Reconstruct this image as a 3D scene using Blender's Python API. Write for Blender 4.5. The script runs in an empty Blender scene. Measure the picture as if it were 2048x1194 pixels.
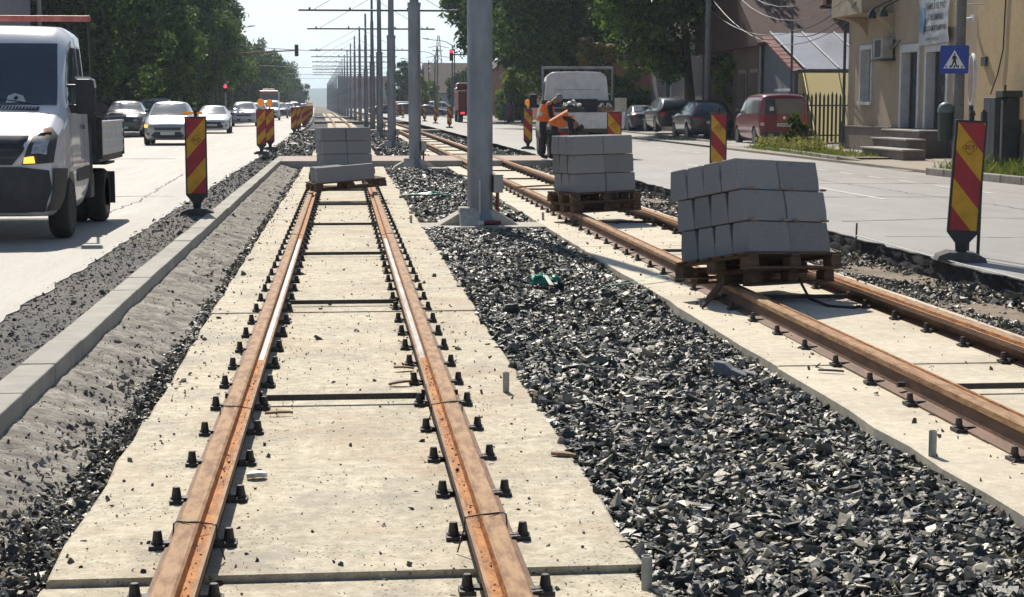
import bpy, bmesh, math, random
import numpy as np
from mathutils import Vector, Matrix, noise
from mathutils.bvhtree import BVHTree
from mathutils.geometry import delaunay_2d_cdt
R = math.radians
scene = bpy.context.scene
# ------------------------------------------------------------------ camera
cam = bpy.data.cameras.new('camera')
cam.sensor_width = 36.0
cam.lens = 59.77
cam.clip_start = 0.1
cam.clip_end = 9000
cam_ob = bpy.data.objects.new('camera', cam)
scene.collection.objects.link(cam_ob)
cam_ob.location = (0, 0, 1.66)
cam_ob.rotation_euler = (R(90 - 6.527), 0, -R(5.639))
scene.camera = cam_ob
# ------------------------------------------------------------------ world, sun, exposure
SUN_EL, SUN_AZ = 45.0, -9.0          # azimuth measured from the track (+Y) towards +X
world = bpy.data.worlds.new('World')
scene.world = world
world.use_nodes = True
wn = world.node_tree.nodes
sky = wn.new('ShaderNodeTexSky')
sky.sky_type = 'NISHITA'
sky.sun_disc = False
sky.sun_elevation = R(SUN_EL)
sky.sun_rotation = R(SUN_AZ % 360)
sky.air_density = 1.0
sky.dust_density = 0.6
sky.ozone_density = 1.2
bg = wn['Background']
bg.inputs['Strength'].default_value = 0.082
wl = world.node_tree.links.new
def wmath(op, a, c=None):
    n = wn.new('ShaderNodeMath'); n.operation = op
    for i, v in enumerate((a, c)):
        if v is None:
            continue
        if isinstance(v, (int, float)):
            n.inputs[i].default_value = v
        else:
            wl(v, n.inputs[i])
    return n.outputs[0]
# pale summer haze low in the sky, brightest below the sun
wtc = wn.new('ShaderNodeTexCoord')
wsep = wn.new('ShaderNodeSeparateXYZ')
wl(wtc.outputs['Generated'], wsep.inputs[0])
low = wmath('POWER', wmath('SUBTRACT', 1.0, wmath('ABSOLUTE', wsep.outputs[2])), 7.0)
fwd = wmath('POWER', wmath('ADD', .5, wmath('MULTIPLY', wsep.outputs[1], .5)), 3.0)
glow = wmath('MULTIPLY', low, wmath('ADD', .12, fwd))
whz = wn.new('ShaderNodeMix'); whz.data_type = 'RGBA'; whz.blend_type = 'MIX'
whz.inputs[7].default_value = (11.2, 12.6, 13.1, 1)
wl(wmath('MINIMUM', glow, 1.0), whz.inputs[0]); wl(sky.outputs[0], whz.inputs[6])
wl(whz.outputs[2], bg.inputs['Color'])
sun = bpy.data.lights.new('sun', 'SUN')
sun.energy = 4.8
sun.angle = R(0.53)
sun.color = (1.0, 0.93, 0.82)
sun_ob = bpy.data.objects.new('sun', sun)
scene.collection.objects.link(sun_ob)
sdir = Vector((math.sin(R(SUN_AZ)) * math.cos(R(SUN_EL)), math.cos(R(SUN_AZ)) * math.cos(R(SUN_EL)), math.sin(R(SUN_EL))))
sun_ob.rotation_euler = sdir.to_track_quat('Z', 'Y').to_euler()
sun_ob.location = (0, 60, 80)
scene.view_settings.view_transform = 'Standard'
scene.view_settings.look = 'None'
scene.view_settings.gamma = 1.0
scene.view_settings.exposure = 0.28
scene.cycles.max_bounces = 6
scene.cycles.transparent_max_bounces = 6
scene.cycles.caustics_reflective = False
scene.cycles.caustics_refractive = False
col = scene.collection

# ------------------------------------------------------------------ materials
def N(nt, t, **kw):
    n = nt.nodes.new(t)
    for k, v in kw.items():
        setattr(n, k, v)
    return n
def rgba(c):
    return (c[0], c[1], c[2], 1)
MATS = {}
def mat(name, c1, c2=None, scale=6, rough=.7, bump=0, bscale=40, metal=0, spec=.5, stretch=(1, 1, 1), lo=.35, hi=.65, detail=5, emit=None, estr=1, coat=0):
    if name in MATS:
        return MATS[name]
    m = bpy.data.materials.new(name)
    MATS[name] = m
    m.use_nodes = True
    nt = m.node_tree
    b = nt.nodes['Principled BSDF']
    b.inputs['Base Color'].default_value = rgba(c1)
    b.inputs['Roughness'].default_value = rough
    b.inputs['Metallic'].default_value = metal
    b.inputs['Specular IOR Level'].default_value = spec
    b.inputs['Coat Weight'].default_value = coat
    b.inputs['Coat Roughness'].default_value = .05
    L = nt.links.new
    tc = N(nt, 'ShaderNodeTexCoord')
    mp = N(nt, 'ShaderNodeMapping')
    mp.inputs['Scale'].default_value = stretch
    L(tc.outputs['Object'], mp.inputs['Vector'])
    if c2 is not None:
        no = N(nt, 'ShaderNodeTexNoise')
        no.inputs['Scale'].default_value = scale
        no.inputs['Detail'].default_value = detail
        no.inputs['Roughness'].default_value = .65
        L(mp.outputs[0], no.inputs['Vector'])
        rp = N(nt, 'ShaderNodeValToRGB')
        rp.color_ramp.elements[0].position = lo
        rp.color_ramp.elements[0].color = rgba(c1)
        rp.color_ramp.elements[1].position = hi
        rp.color_ramp.elements[1].color = rgba(c2)
        L(no.outputs[0], rp.inputs[0])
        L(rp.outputs[0], b.inputs['Base Color'])
    if bump:
        n2 = N(nt, 'ShaderNodeTexNoise')
        n2.inputs['Scale'].default_value = bscale
        n2.inputs['Detail'].default_value = 6
        L(mp.outputs[0], n2.inputs['Vector'])
        bp = N(nt, 'ShaderNodeBump')
        bp.inputs['Strength'].default_value = min(1, bump)
        bp.inputs['Distance'].default_value = .02
        L(n2.outputs[0], bp.inputs['Height'])
        L(bp.outputs[0], b.inputs['Normal'])
    if emit:
        b.inputs['Emission Color'].default_value = rgba(emit)
        b.inputs['Emission Strength'].default_value = estr
    return m
def vary(m, lo=.8, hi=1.12):
    """each object of the material takes a slightly different tone"""
    nt = m.node_tree; b = nt.nodes['Principled BSDF']; L = nt.links.new
    src = b.inputs['Base Color'].links[0].from_socket
    oi = N(nt, 'ShaderNodeObjectInfo'); mr = N(nt, 'ShaderNodeMapRange')
    mr.inputs['To Min'].default_value = lo; mr.inputs['To Max'].default_value = hi
    L(oi.outputs['Random'], mr.inputs['Value'])
    x = N(nt, 'ShaderNodeVectorMath', operation='SCALE')
    L(src, x.inputs[0]); L(mr.outputs[0], x.inputs['Scale']); L(x.outputs[0], b.inputs['Base Color'])
    return m
def ground_mat(name, base, dark, light, fine=60, speck=.0, speck_col=(.05, .05, .045), rough=.85, bump=.4, bscale=90, stain=None, stain_scale=.5, stretch=(1, 1, 1), sscale=70, stain2=None, stain2_scale=.35, fw=.55, sfac=.75):
    """two scales of noise, an optional stain and small dark specks"""
    m = bpy.data.materials.new(name)
    MATS[name] = m
    m.use_nodes = True
    nt = m.node_tree
    L = nt.links.new
    b = nt.nodes['Principled BSDF']
    b.inputs['Roughness'].default_value = rough
    b.inputs['Specular IOR Level'].default_value = .3
    tc = N(nt, 'ShaderNodeTexCoord')
    mp = N(nt, 'ShaderNodeMapping')
    mp.inputs['Scale'].default_value = stretch
    L(tc.outputs['Object'], mp.inputs['Vector'])
    def noi(sc, de=6, ro=.6):
        n = N(nt, 'ShaderNodeTexNoise')
        n.inputs['Scale'].default_value = sc
        n.inputs['Detail'].default_value = de
        n.inputs['Roughness'].default_value = ro
        L(mp.outputs[0], n.inputs['Vector'])
        return n.outputs[0]
    def ramp(src, p0, c0, p1, c1):
        r = N(nt, 'ShaderNodeValToRGB')
        r.color_ramp.elements[0].position = p0
        r.color_ramp.elements[0].color = rgba(c0)
        r.color_ramp.elements[1].position = p1
        r.color_ramp.elements[1].color = rgba(c1)
        L(src, r.inputs[0])
        return r.outputs[0]
    def mix(fac, a, c):
        x = N(nt, 'ShaderNodeMix', data_type='RGBA')
        if isinstance(fac, float):
            x.inputs[0].default_value = fac
        else:
            L(fac, x.inputs[0])
        for s, i in ((a, 6), (c, 7)):
            if isinstance(s, tuple):
                x.inputs[i].default_value = rgba(s)
            else:
                L(s, x.inputs[i])
        return x.outputs[2]
    c = ramp(noi(1.3, 8, .7), .36, dark, .62, base)
    f = ramp(noi(fine, 6, .75), .38, dark, .64, light)
    c = mix(fw, c, f)
    if stain:
        s = ramp(noi(stain_scale, 8, .75), .5, (0, 0, 0), .64, (sfac, sfac, sfac))
        c = mix(s, c, stain)
    if stain2:
        n2 = N(nt, 'ShaderNodeTexNoise')
        n2.inputs['Scale'].default_value = stain2_scale
        n2.inputs['Detail'].default_value = 9
        n2.inputs['Roughness'].default_value = .8
        m2 = N(nt, 'ShaderNodeMapping')
        m2.inputs['Location'].default_value = (13, 7.7, 0)
        L(tc.outputs['Object'], m2.inputs['Vector']); L(m2.outputs[0], n2.inputs['Vector'])
        c = mix(ramp(n2.outputs[0], .51, (0, 0, 0), .63, (.6, .6, .6)), c, stain2)
    if speck:
        v = N(nt, 'ShaderNodeTexVoronoi')
        v.inputs['Scale'].default_value = sscale
        L(mp.outputs[0], v.inputs['Vector'])
        sp = ramp(v.outputs['Distance'], speck * .7, (1, 1, 1), speck * 1.3, (0, 0, 0))
        patch = ramp(noi(2.5, 5), .40, (0, 0, 0), .58, (1, 1, 1))
        mm = N(nt, 'ShaderNodeMath', operation='MULTIPLY')
        L(sp, mm.inputs[0]); L(patch, mm.inputs[1])
        c = mix(mm.outputs[0], c, speck_col)
    L(c, b.inputs['Base Color'])
    bp = N(nt, 'ShaderNodeBump')
    bp.inputs['Strength'].default_value = bump
    bp.inputs['Distance'].default_value = .015
    L(noi(bscale, 5), bp.inputs['Height'])
    L(bp.outputs[0], b.inputs['Normal'])
    return m
def island_mat(name, cols, rough=.8, translucent=0, bump=0, bscale=40, spec=.4, steps=False):
    """every loose piece of the mesh takes its own tone (leaves, stones)"""
    m = bpy.data.materials.new(name)
    MATS[name] = m
    m.use_nodes = True
    nt = m.node_tree
    L = nt.links.new
    b = nt.nodes['Principled BSDF']
    b.inputs['Roughness'].default_value = rough
    b.inputs['Specular IOR Level'].default_value = spec
    g = N(nt, 'ShaderNodeNewGeometry')
    r = N(nt, 'ShaderNodeValToRGB')
    e = r.color_ramp.elements
    if steps:
        r.color_ramp.interpolation = 'CONSTANT'
    while len(e) < len(cols):
        e.new(.5)
    for i, c in enumerate(cols):
        e[i].position = i / len(cols) if steps else i / (len(cols) - 1)
        e[i].color = rgba(c)
    L(g.outputs['Random Per Island'], r.inputs[0])
    src = r.outputs[0]
    if bump:
        tc = N(nt, 'ShaderNodeTexCoord')
        n = N(nt, 'ShaderNodeTexNoise')
        n.inputs['Scale'].default_value = bscale
        n.inputs['Detail'].default_value = 5
        L(tc.outputs['Object'], n.inputs['Vector'])
        bp = N(nt, 'ShaderNodeBump')
        bp.inputs['Strength'].default_value = bump
        bp.inputs['Distance'].default_value = .01
        L(n.outputs[0], bp.inputs['Height'])
        L(bp.outputs[0], b.inputs['Normal'])
        mx = N(nt, 'ShaderNodeMix', data_type='RGBA', blend_type='MULTIPLY')
        mx.inputs[0].default_value = .5
        r2 = N(nt, 'ShaderNodeValToRGB')
        r2.color_ramp.elements[0].position = .3
        r2.color_ramp.elements[0].color = (.35, .35, .35, 1)
        r2.color_ramp.elements[1].position = .7
        L(n.outputs[0], r2.inputs[0])
        L(src, mx.inputs[6]); L(r2.outputs[0], mx.inputs[7])
        src = mx.outputs[2]
    L(src, b.inputs['Base Color'])
    if translucent:
        t = N(nt, 'ShaderNodeBsdfTranslucent')
        gm = N(nt, 'ShaderNodeMix', data_type='RGBA', blend_type='MULTIPLY')
        gm.inputs[0].default_value = 1
        gm.inputs[7].default_value = (1.5, 1.6, .6, 1)
        L(r.outputs[0], gm.inputs[6])
        L(gm.outputs[2], t.inputs[0])
        ms = N(nt, 'ShaderNodeMixShader')
        ms.inputs[0].default_value = translucent
        L(b.outputs[0], ms.inputs[1]); L(t.outputs[0], ms.inputs[2])
        L(ms.outputs[0], nt.nodes['Material Output'].inputs[0])
    return m
def stripe_mat(name, sgn, w, h):
    """diagonal red and yellow bands of a guide panel, in the panel's own plane"""
    m = bpy.data.materials.new(name)
    m.use_nodes = True
    nt = m.node_tree
    L = nt.links.new
    b = nt.nodes['Principled BSDF']
    b.inputs['Roughness'].default_value = .45
    tc = N(nt, 'ShaderNodeTexCoord')
    sx = N(nt, 'ShaderNodeSeparateXYZ')
    L(tc.outputs['Object'], sx.inputs[0])
    def M(op, a, c=None):
        n = N(nt, 'ShaderNodeMath', operation=op)
        for i, v in enumerate((a, c)):
            if v is None:
                continue
            if isinstance(v, (int, float)):
                n.inputs[i].default_value = v
            else:
                L(v, n.inputs[i])
        return n.outputs[0]
    u = M('ADD', sx.outputs[2], M('MULTIPLY', M('ADD', M('MULTIPLY', sx.outputs[0], sgn), w / 2), 1.15))
    t = M('FRACT', M('DIVIDE', M('SUBTRACT', u, h - .54), .54))
    s = M('GREATER_THAN', t, .5)
    no = N(nt, 'ShaderNodeTexNoise')
    no.inputs['Scale'].default_value = 9
    no.inputs['Detail'].default_value = 6
    L(tc.outputs['Object'], no.inputs['Vector'])
    mx = N(nt, 'ShaderNodeMix', data_type='RGBA')
    L(s, mx.inputs[0])
    mx.inputs[6].default_value = (.36, .018, .028, 1)
    mx.inputs[7].default_value = (.62, .33, .012, 1)
    dm = N(nt, 'ShaderNodeMix', data_type='RGBA', blend_type='MULTIPLY')
    dm.inputs[0].default_value = .5
    r2 = N(nt, 'ShaderNodeValToRGB')
    r2.color_ramp.elements[0].position = .3
    r2.color_ramp.elements[0].color = (.55, .52, .5, 1)
    r2.color_ramp.elements[1].position = .6
    L(no.outputs[0], r2.inputs[0])
    L(mx.outputs[2], dm.inputs[6]); L(r2.outputs[0], dm.inputs[7])
    L(dm.outputs[2], b.inputs['Base Color'])
    return m
def wave_mat(name, c1, c2, scale, axis='Z', rough=.7, sharp=(.4, .6), bump=.5, dist=.03, distort=.2):
    m = bpy.data.materials.new(name)
    MATS[name] = m
    m.use_nodes = True
    nt = m.node_tree
    L = nt.links.new
    b = nt.nodes['Principled BSDF']
    b.inputs['Roughness'].default_value = rough
    tc = N(nt, 'ShaderNodeTexCoord')
    w = N(nt, 'ShaderNodeTexWave', bands_direction=axis)
    w.inputs['Scale'].default_value = scale
    w.inputs['Distortion'].default_value = distort
    L(tc.outputs['Object'], w.inputs['Vector'])
    r = N(nt, 'ShaderNodeValToRGB')
    r.color_ramp.elements[0].position = sharp[0]
    r.color_ramp.elements[0].color = rgba(c1)
    r.color_ramp.elements[1].position = sharp[1]
    r.color_ramp.elements[1].color = rgba(c2)
    L(w.outputs[1], r.inputs[0])
    no = N(nt, 'ShaderNodeTexNoise')
    no.inputs['Scale'].default_value = 3
    no.inputs['Detail'].default_value = 7
    L(tc.outputs['Object'], no.inputs['Vector'])
    mx = N(nt, 'ShaderNodeMix', data_type='RGBA', blend_type='MULTIPLY')
    mx.inputs[0].default_value = .7
    L(r.outputs[0], mx.inputs[6]); L(no.outputs[0], mx.inputs[7])
    L(mx.outputs[2], b.inputs['Base Color'])
    bp = N(nt, 'ShaderNodeBump')
    bp.inputs['Strength'].default_value = bump
    bp.inputs['Distance'].default_value = dist
    L(w.outputs[1], bp.inputs['Height'])
    L(bp.outputs[0], b.inputs['Normal'])
    return m
def brick_mat(name, c1, c2, mortar, scale=1, w=.2, h=.1):
    m = bpy.data.materials.new(name)
    MATS[name] = m
    m.use_nodes = True
    nt = m.node_tree
    L = nt.links.new
    b = nt.nodes['Principled BSDF']
    b.inputs['Roughness'].default_value = .85
    tc = N(nt, 'ShaderNodeTexCoord')
    t = N(nt, 'ShaderNodeTexBrick')
    t.inputs['Scale'].default_value = scale
    t.inputs['Color1'].default_value = rgba(c1)
    t.inputs['Color2'].default_value = rgba(c2)
    t.inputs['Mortar'].default_value = rgba(mortar)
    t.inputs['Brick Width'].default_value = w
    t.inputs['Row Height'].default_value = h
    t.inputs['Mortar Size'].default_value = .006
    L(tc.outputs['Object'], t.inputs['Vector'])
    L(t.outputs[0], b.inputs['Base Color'])
    return m

# ------------------------------------------------------------------ mesh builder
class MB:
    def __init__(s):
        s.v = []; s.f = []; s.m = []; s.mi = 0
    def add(s, vs, fs, mtx=None):
        o = len(s.v)
        s.v += [tuple(mtx @ Vector(p)) if mtx is not None else tuple(p) for p in vs]
        for f in fs:
            s.f.append(tuple(i + o for i in f)); s.m.append(s.mi)
        return s
    def box(s, c, d, mtx=None, rot=None):
        x, y, z = d[0] / 2, d[1] / 2, d[2] / 2
        vs = [(a * x, b * y, e * z) for a in (-1, 1) for b in (-1, 1) for e in (-1, 1)]
        T = Matrix.Translation(c)
        if rot is not None:
            from mathutils import Euler
            T = T @ Euler(rot).to_matrix().to_4x4()
        if mtx is not None:
            T = mtx @ T
        return s.add(vs, [(0, 1, 3, 2), (4, 6, 7, 5), (0, 4, 5, 1), (2, 3, 7, 6), (0, 2, 6, 4), (1, 5, 7, 3)], T)
    def b2(s, x0, x1, y0, y1, z0, z1, mtx=None):
        return s.box(((x0 + x1) / 2, (y0 + y1) / 2, (z0 + z1) / 2), (abs(x1 - x0), abs(y1 - y0), abs(z1 - z0)), mtx)
    def cyl(s, p0, p1, r0, r1=None, n=12, caps=True):
        return s.tube([p0, p1], [r0, r0 if r1 is None else r1], n, caps)
    def tube(s, pts, rs, n=8, caps=True):
        pts = [Vector(p) for p in pts]
        if not hasattr(rs, '__len__'):
            rs = [rs] * len(pts)
        o = len(s.v)
        up = None
        for i, p in enumerate(pts):
            a = pts[max(0, i - 1)]; b = pts[min(len(pts) - 1, i + 1)]
            t = (b - a).normalized()
            if up is None or abs(up.dot(t)) > .98:
                up = Vector((1, 0, 0)) if abs(t.x) < .8 else Vector((0, 1, 0))
            u = (up - t * up.dot(t)).normalized(); w = t.cross(u); up = u
            for k in range(n):
                an = 2 * math.pi * k / n
                s.v.append(tuple(p + (u * math.cos(an) + w * math.sin(an)) * rs[i]))
        for i in range(len(pts) - 1):
            for k in range(n):
                k2 = (k + 1) % n
                s.f.append((o + i * n + k, o + i * n + k2, o + (i + 1) * n + k2, o + (i + 1) * n + k)); s.m.append(s.mi)
        if caps:
            s.f.append(tuple(o + k for k in reversed(range(n)))); s.m.append(s.mi)
            q = o + (len(pts) - 1) * n
            s.f.append(tuple(q + k for k in range(n))); s.m.append(s.mi)
        return s
    def lathe(s, prof, n=16, mtx=None, caps=True):
        """profile (r, z) turned about z"""
        vs = []; fs = []
        for r, z in prof:
            for k in range(n):
                a = 2 * math.pi * k / n
                vs.append((r * math.cos(a), r * math.sin(a), z))
        for i in range(len(prof) - 1):
            for k in range(n):
                k2 = (k + 1) % n
                fs.append((i * n + k, i * n + k2, (i + 1) * n + k2, (i + 1) * n + k))
        if caps:
            fs.append(tuple(reversed(range(n))))
            fs.append(tuple((len(prof) - 1) * n + k for k in range(n)))
        return s.add(vs, fs, mtx)
    def prism(s, poly, d0, d1, mtx=None, plane='xz'):
        """polygon in a plane, extruded along the third axis from d0 to d1"""
        def P(a, b, d):
            return {'xz': (a, d, b), 'xy': (a, b, d), 'yz': (d, a, b)}[plane]
        n = len(poly)
        vs = [P(a, b, d0) for a, b in poly] + [P(a, b, d1) for a, b in poly]
        fs = [tuple(range(n)), tuple(reversed(range(n, 2 * n)))]
        fs += [(k, n + k, n + (k + 1) % n, (k + 1) % n) for k in range(n)]
        return s.add(vs, fs, mtx)
    def build(s, name, mats, parent=None, loc=(0, 0, 0), rot=(0, 0, 0), smooth=False, bevel=0, seg=2, fixn=True):
        me = bpy.data.meshes.new(name)
        me.from_pydata(s.v, [], s.f)
        if not isinstance(mats, (list, tuple)):
            mats = [mats]
        for m in mats:
            me.materials.append(m)
        if len(mats) > 1:
            me.polygons.foreach_set('material_index', s.m)
        if fixn:
            bm = bmesh.new(); bm.from_mesh(me)
            bmesh.ops.recalc_face_normals(bm, faces=bm.faces)
            bm.to_mesh(me); bm.free()
        if smooth:
            me.polygons.foreach_set('use_smooth', [True] * len(me.polygons))
            try:
                me.set_sharp_from_angle(angle=R(40))
            except Exception:
                pass
        me.update()
        return link(name, me, parent, loc, rot, bevel, seg)
def link(name, me, parent=None, loc=(0, 0, 0), rot=(0, 0, 0), bevel=0, seg=2):
    o = bpy.data.objects.new(name, me)
    col.objects.link(o)
    o.location = loc; o.rotation_euler = rot
    if parent:
        o.parent = parent
    if bevel:
        b = o.modifiers.new('bevel', 'BEVEL')
        b.width = bevel; b.segments = seg; b.limit_method = 'ANGLE'; b.angle_limit = R(35)
    return o
def tag(o, label=None, cat=None, group=None, kind=None):
    for k, v in (('label', label), ('category', cat), ('group', group), ('kind', kind)):
        if v:
            o[k] = v
    return o
def thing(name, label, cat, loc=(0, 0, 0), rot=0, group=None):
    o = bpy.data.objects.new(name, None)
    o.empty_display_size = .2
    col.objects.link(o)
    o.location = loc
    o.rotation_euler = rot if hasattr(rot, '__len__') else (0, 0, rot)
    return tag(o, label, cat, group)
def struct(o):
    o['kind'] = 'structure'
    return o
def dup(root, loc=None, rot=None, label=None, group=None):
    r = root.copy(); col.objects.link(r)
    if loc is not None:
        r.location = loc
    if rot is not None:
        r.rotation_euler = rot if hasattr(rot, '__len__') else (0, 0, rot)
    if label:
        r['label'] = label
    if group:
        r['group'] = group
    for ch in list(root.children):
        c = ch.copy(); col.objects.link(c); c.parent = r
        for g in list(ch.children):
            d = g.copy(); col.objects.link(d); d.parent = c
    return r
def np_mesh(name, V, F, mats, parent=None, midx=None, smooth=True):
    """quads or triangles from numpy arrays"""
    me = bpy.data.meshes.new(name)
    nv, nf, k = len(V), len(F), F.shape[1]
    me.vertices.add(nv)
    me.vertices.foreach_set('co', np.ascontiguousarray(V, dtype=np.float32).ravel())
    me.loops.add(nf * k)
    me.loops.foreach_set('vertex_index', np.ascontiguousarray(F, dtype=np.int32).ravel())
    me.polygons.add(nf)
    me.polygons.foreach_set('loop_start', np.arange(0, nf * k, k, dtype=np.int32))
    for m in (mats if isinstance(mats, (list, tuple)) else [mats]):
        me.materials.append(m)
    if midx is not None:
        me.polygons.foreach_set('material_index', np.ascontiguousarray(midx, dtype=np.int32))
    me.polygons.foreach_set('use_smooth', np.full(nf, smooth, dtype=bool))
    me.update(calc_edges=True)
    me.validate()
    return link(name, me, parent)
_tx = {}
def text_mesh(s, size, font_bold=0.0):
    key = (s, size, font_bold)
    if key not in _tx:
        cu = bpy.data.curves.new('lettering', 'FONT')
        cu.body = s; cu.size = size; cu.align_x = 'CENTER'; cu.align_y = 'CENTER'
        cu.offset = font_bold; cu.extrude = .001; cu.resolution_u = 2
        t = bpy.data.objects.new('lettering', cu)
        col.objects.link(t)
        bpy.context.view_layer.update()
        me = bpy.data.meshes.new_from_object(t.evaluated_get(bpy.context.evaluated_depsgraph_get()))
        bpy.data.objects.remove(t)
        _tx[key] = me
    return _tx[key]
def lettering(s, size, m, parent, loc, rot=(R(90), 0, 0), bold=0.0, name='lettering', sx=1.0):
    me = text_mesh(s, size, bold).copy()
    me.materials.clear(); me.materials.append(m)
    o = link(name, me, parent, loc, rot)
    o.scale = (sx, 1, 1)
    return o
def curve(y):
    """the street bends gently to the left far away"""
    t = max(0.0, y - 110)
    return -.0165 * (t * t / (t + 40))
def ribbon(name, x0, x1, z, y0, y1, m, step=6.0, thick=.3, jit0=0, jit1=0, seed=0, parent=None):
    """a strip along the street with real thickness; its edges may be ragged"""
    rnd = random.Random(seed)
    b = MB(); rows = []
    y = y0
    ys = []
    while y < y1:
        ys.append(y); y += step if y < 60 or step < 3 else step * 3
    ys.append(y1)
    for y in ys:
        c = curve(y)
        a0 = x0 + c + rnd.uniform(-jit0, jit0); a1 = x1 + c + rnd.uniform(-jit1, jit1)
        rows.append([(a0, y, z - thick), (a0, y, z), (a1, y, z), (a1, y, z - thick)])
    vs = [p for r in rows for p in r]
    fs = []
    for i in range(len(rows) - 1):
        for k in range(3):
            fs.append((i * 4 + k, i * 4 + k + 1, i * 4 + k + 5, i * 4 + k + 4))
    fs.append((0, 1, 2, 3)); q = (len(rows) - 1) * 4
    fs.append((q + 3, q + 2, q + 1, q))
    b.add(vs, fs)
    return b.build(name, m, parent)
# ------------------------------------------------------------------ colours of the place
m_slab = ground_mat('slab_concrete', (.62, .55, .40), (.365, .32, .23), (.78, .705, .545), fine=13, speck=.2, speck_col=(.12, .105, .085), rough=.8, bump=.45, bscale=60, stain=(.32, .285, .23), stain_scale=1.1, sscale=36, fw=.6, stain2=(.45, .325, .215), stain2_scale=.7)
m_slab_r = ground_mat('clean_slab_concrete', (.68, .60, .455), (.48, .42, .315), (.77, .69, .545), fine=12, speck=.14, speck_col=(.14, .12, .09), rough=.8, bump=.25, bscale=60, stain=(.44, .385, .30), stain_scale=.6, sscale=45)
m_asph = ground_mat('dusty_asphalt', (.43, .40, .35), (.33, .305, .265), (.50, .465, .41), fine=80, speck=.12, speck_col=(.16, .15, .14), rough=.62, bump=.25, bscale=120, stain=(.29, .27, .24), stain_scale=.8, stretch=(1, .07, 1), sscale=60, sfac=.8)
m_asph_r = ground_mat('patched_asphalt', (.33, .315, .29), (.25, .238, .22), (.41, .39, .36), fine=70, speck=.12, speck_col=(.14, .13, .125), rough=.62, bump=.25, bscale=120, stain=(.23, .215, .2), stain_scale=.3, stretch=(1, .4, 1), sscale=60)
m_cut = ground_mat('cut_asphalt', (.018, .018, .02), (.008, .008, .009), (.05, .05, .05), fine=25, rough=.8, bump=1, bscale=30)
m_rub = ground_mat('asphalt_rubble', (.12, .112, .104), (.06, .056, .052), (.25, .23, .205), fine=28, rough=.9, bump=1, bscale=35, stain=(.21, .185, .15), stain_scale=1.2)
m_gravelbed = ground_mat('gravel_bed', (.04, .04, .038), (.015, .015, .015), (.10, .097, .085), fine=16, rough=.9, bump=1, bscale=16)  # near black: shade of the gaps between stones put into the bed colour
m_dirt = ground_mat('sandy_dirt', (.30, .235, .165), (.17, .13, .095), (.40, .33, .25), fine=22, rough=.95, bump=.8, bscale=22, stain=(.12, .105, .085), stain_scale=1.1)
m_mortar = ground_mat('lean_concrete', (.42, .385, .325), (.15, .138, .12), (.54, .495, .42), fine=10, rough=.95, bump=1, bscale=14, stain=(.13, .12, .105), stain_scale=3.2, stain2=(.10, .092, .082), stain2_scale=1.7, speck=.28, speck_col=(.10, .095, .088), sscale=34, stretch=(.55, 1.5, 1))
m_kerb = mat('kerb_concrete', (.40, .375, .32), (.31, .29, .25), 5, .85, .25, 90)
m_kerb_old = mat('old_kerb_concrete', (.33, .30, .25), (.19, .17, .145), 4, .9, .5, 40)
m_block = mat('grey_block_concrete', (.325, .326, .33), (.195, .196, .202), 90, .85, .4, 160, lo=.3, hi=.7)
vary(m_block, .82, 1.12); vary(m_kerb, .9, 1.08); vary(m_kerb_old, .8, 1.15)
m_ground = ground_mat('bare_ground', (.20, .17, .125), (.13, .11, .08), (.27, .235, .18), fine=8, rough=.95, bump=.6, bscale=10)
m_pave = brick_mat('pavers', (.40, .29, .24), (.46, .35, .28), (.28, .24, .2), 1, .2, .1)
m_white = mat('road_paint', (.66, .65, .62), (.44, .43, .40), 9, .7, lo=.3, hi=.55)
m_walk = ground_mat('pavement_stone', (.37, .33, .27), (.27, .24, .2), (.45, .41, .35), fine=12, rough=.9, bump=.5, bscale=20, stain=(.33, .25, .16), stain_scale=.5)
m_steel_rust = mat('rail_rust', (.20, .105, .058), (.11, .06, .038), 14, .75, .3, 60, stretch=(1, .25, 1))
m_rail_top = mat('rail_top_rust', (.40, .235, .115), (.22, .105, .042), 22, .8, .2, 60, stretch=(1, .25, 1), lo=.42, hi=.62)
m_rail_groove = mat('rail_groove_rust', (.55, .235, .05), (.25, .09, .022), 22, .8, .4, 60, stretch=(1, .35, 1))
m_rail_shine = mat('worn_rail_steel', (.62, .6, .57), (.35, .30, .26), 10, .28, metal=1, stretch=(1, .15, 1))
m_iron = mat('dark_fastener_iron', (.035, .033, .034), (.075, .062, .05), 40, .6, .3, 80)
m_zinc = mat('galvanised_steel', (.30, .32, .355), (.19, .205, .235), 3, .48, .1, 30, metal=.55, stretch=(1, 1, .35))
m_zinc_dark = mat('dark_steel', (.09, .095, .105), (.06, .063, .07), 5, .5, metal=.3)
m_wood = mat('pallet_wood', (.15, .088, .05), (.075, .045, .027), 6, .85, .4, 40, stretch=(1, 8, 8))
m_wood2 = mat('scrap_wood', (.36, .25, .15), (.2, .13, .08), 6, .85, .4, 40)
m_black = mat('black_plastic', (.018, .018, .02), (.03, .03, .032), 10, .55)
m_rubber = mat('tyre_rubber', (.022, .022, .023), (.035, .034, .033), 12, .85, .3, 60)
m_basegrey = mat('recycled_rubber', (.07, .068, .066), (.12, .115, .11), 8, .9, .4, 40)
m_lampor = mat('amber_lamp_glass', (.85, .27, .02), (.7, .2, .01), 10, .25, emit=(1, .32, .02), estr=.25)
m_grass = island_mat('grass_blades', [(.05, .085, .02), (.09, .13, .03), (.14, .17, .05), (.22, .21, .09)], .7, .35)
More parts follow.
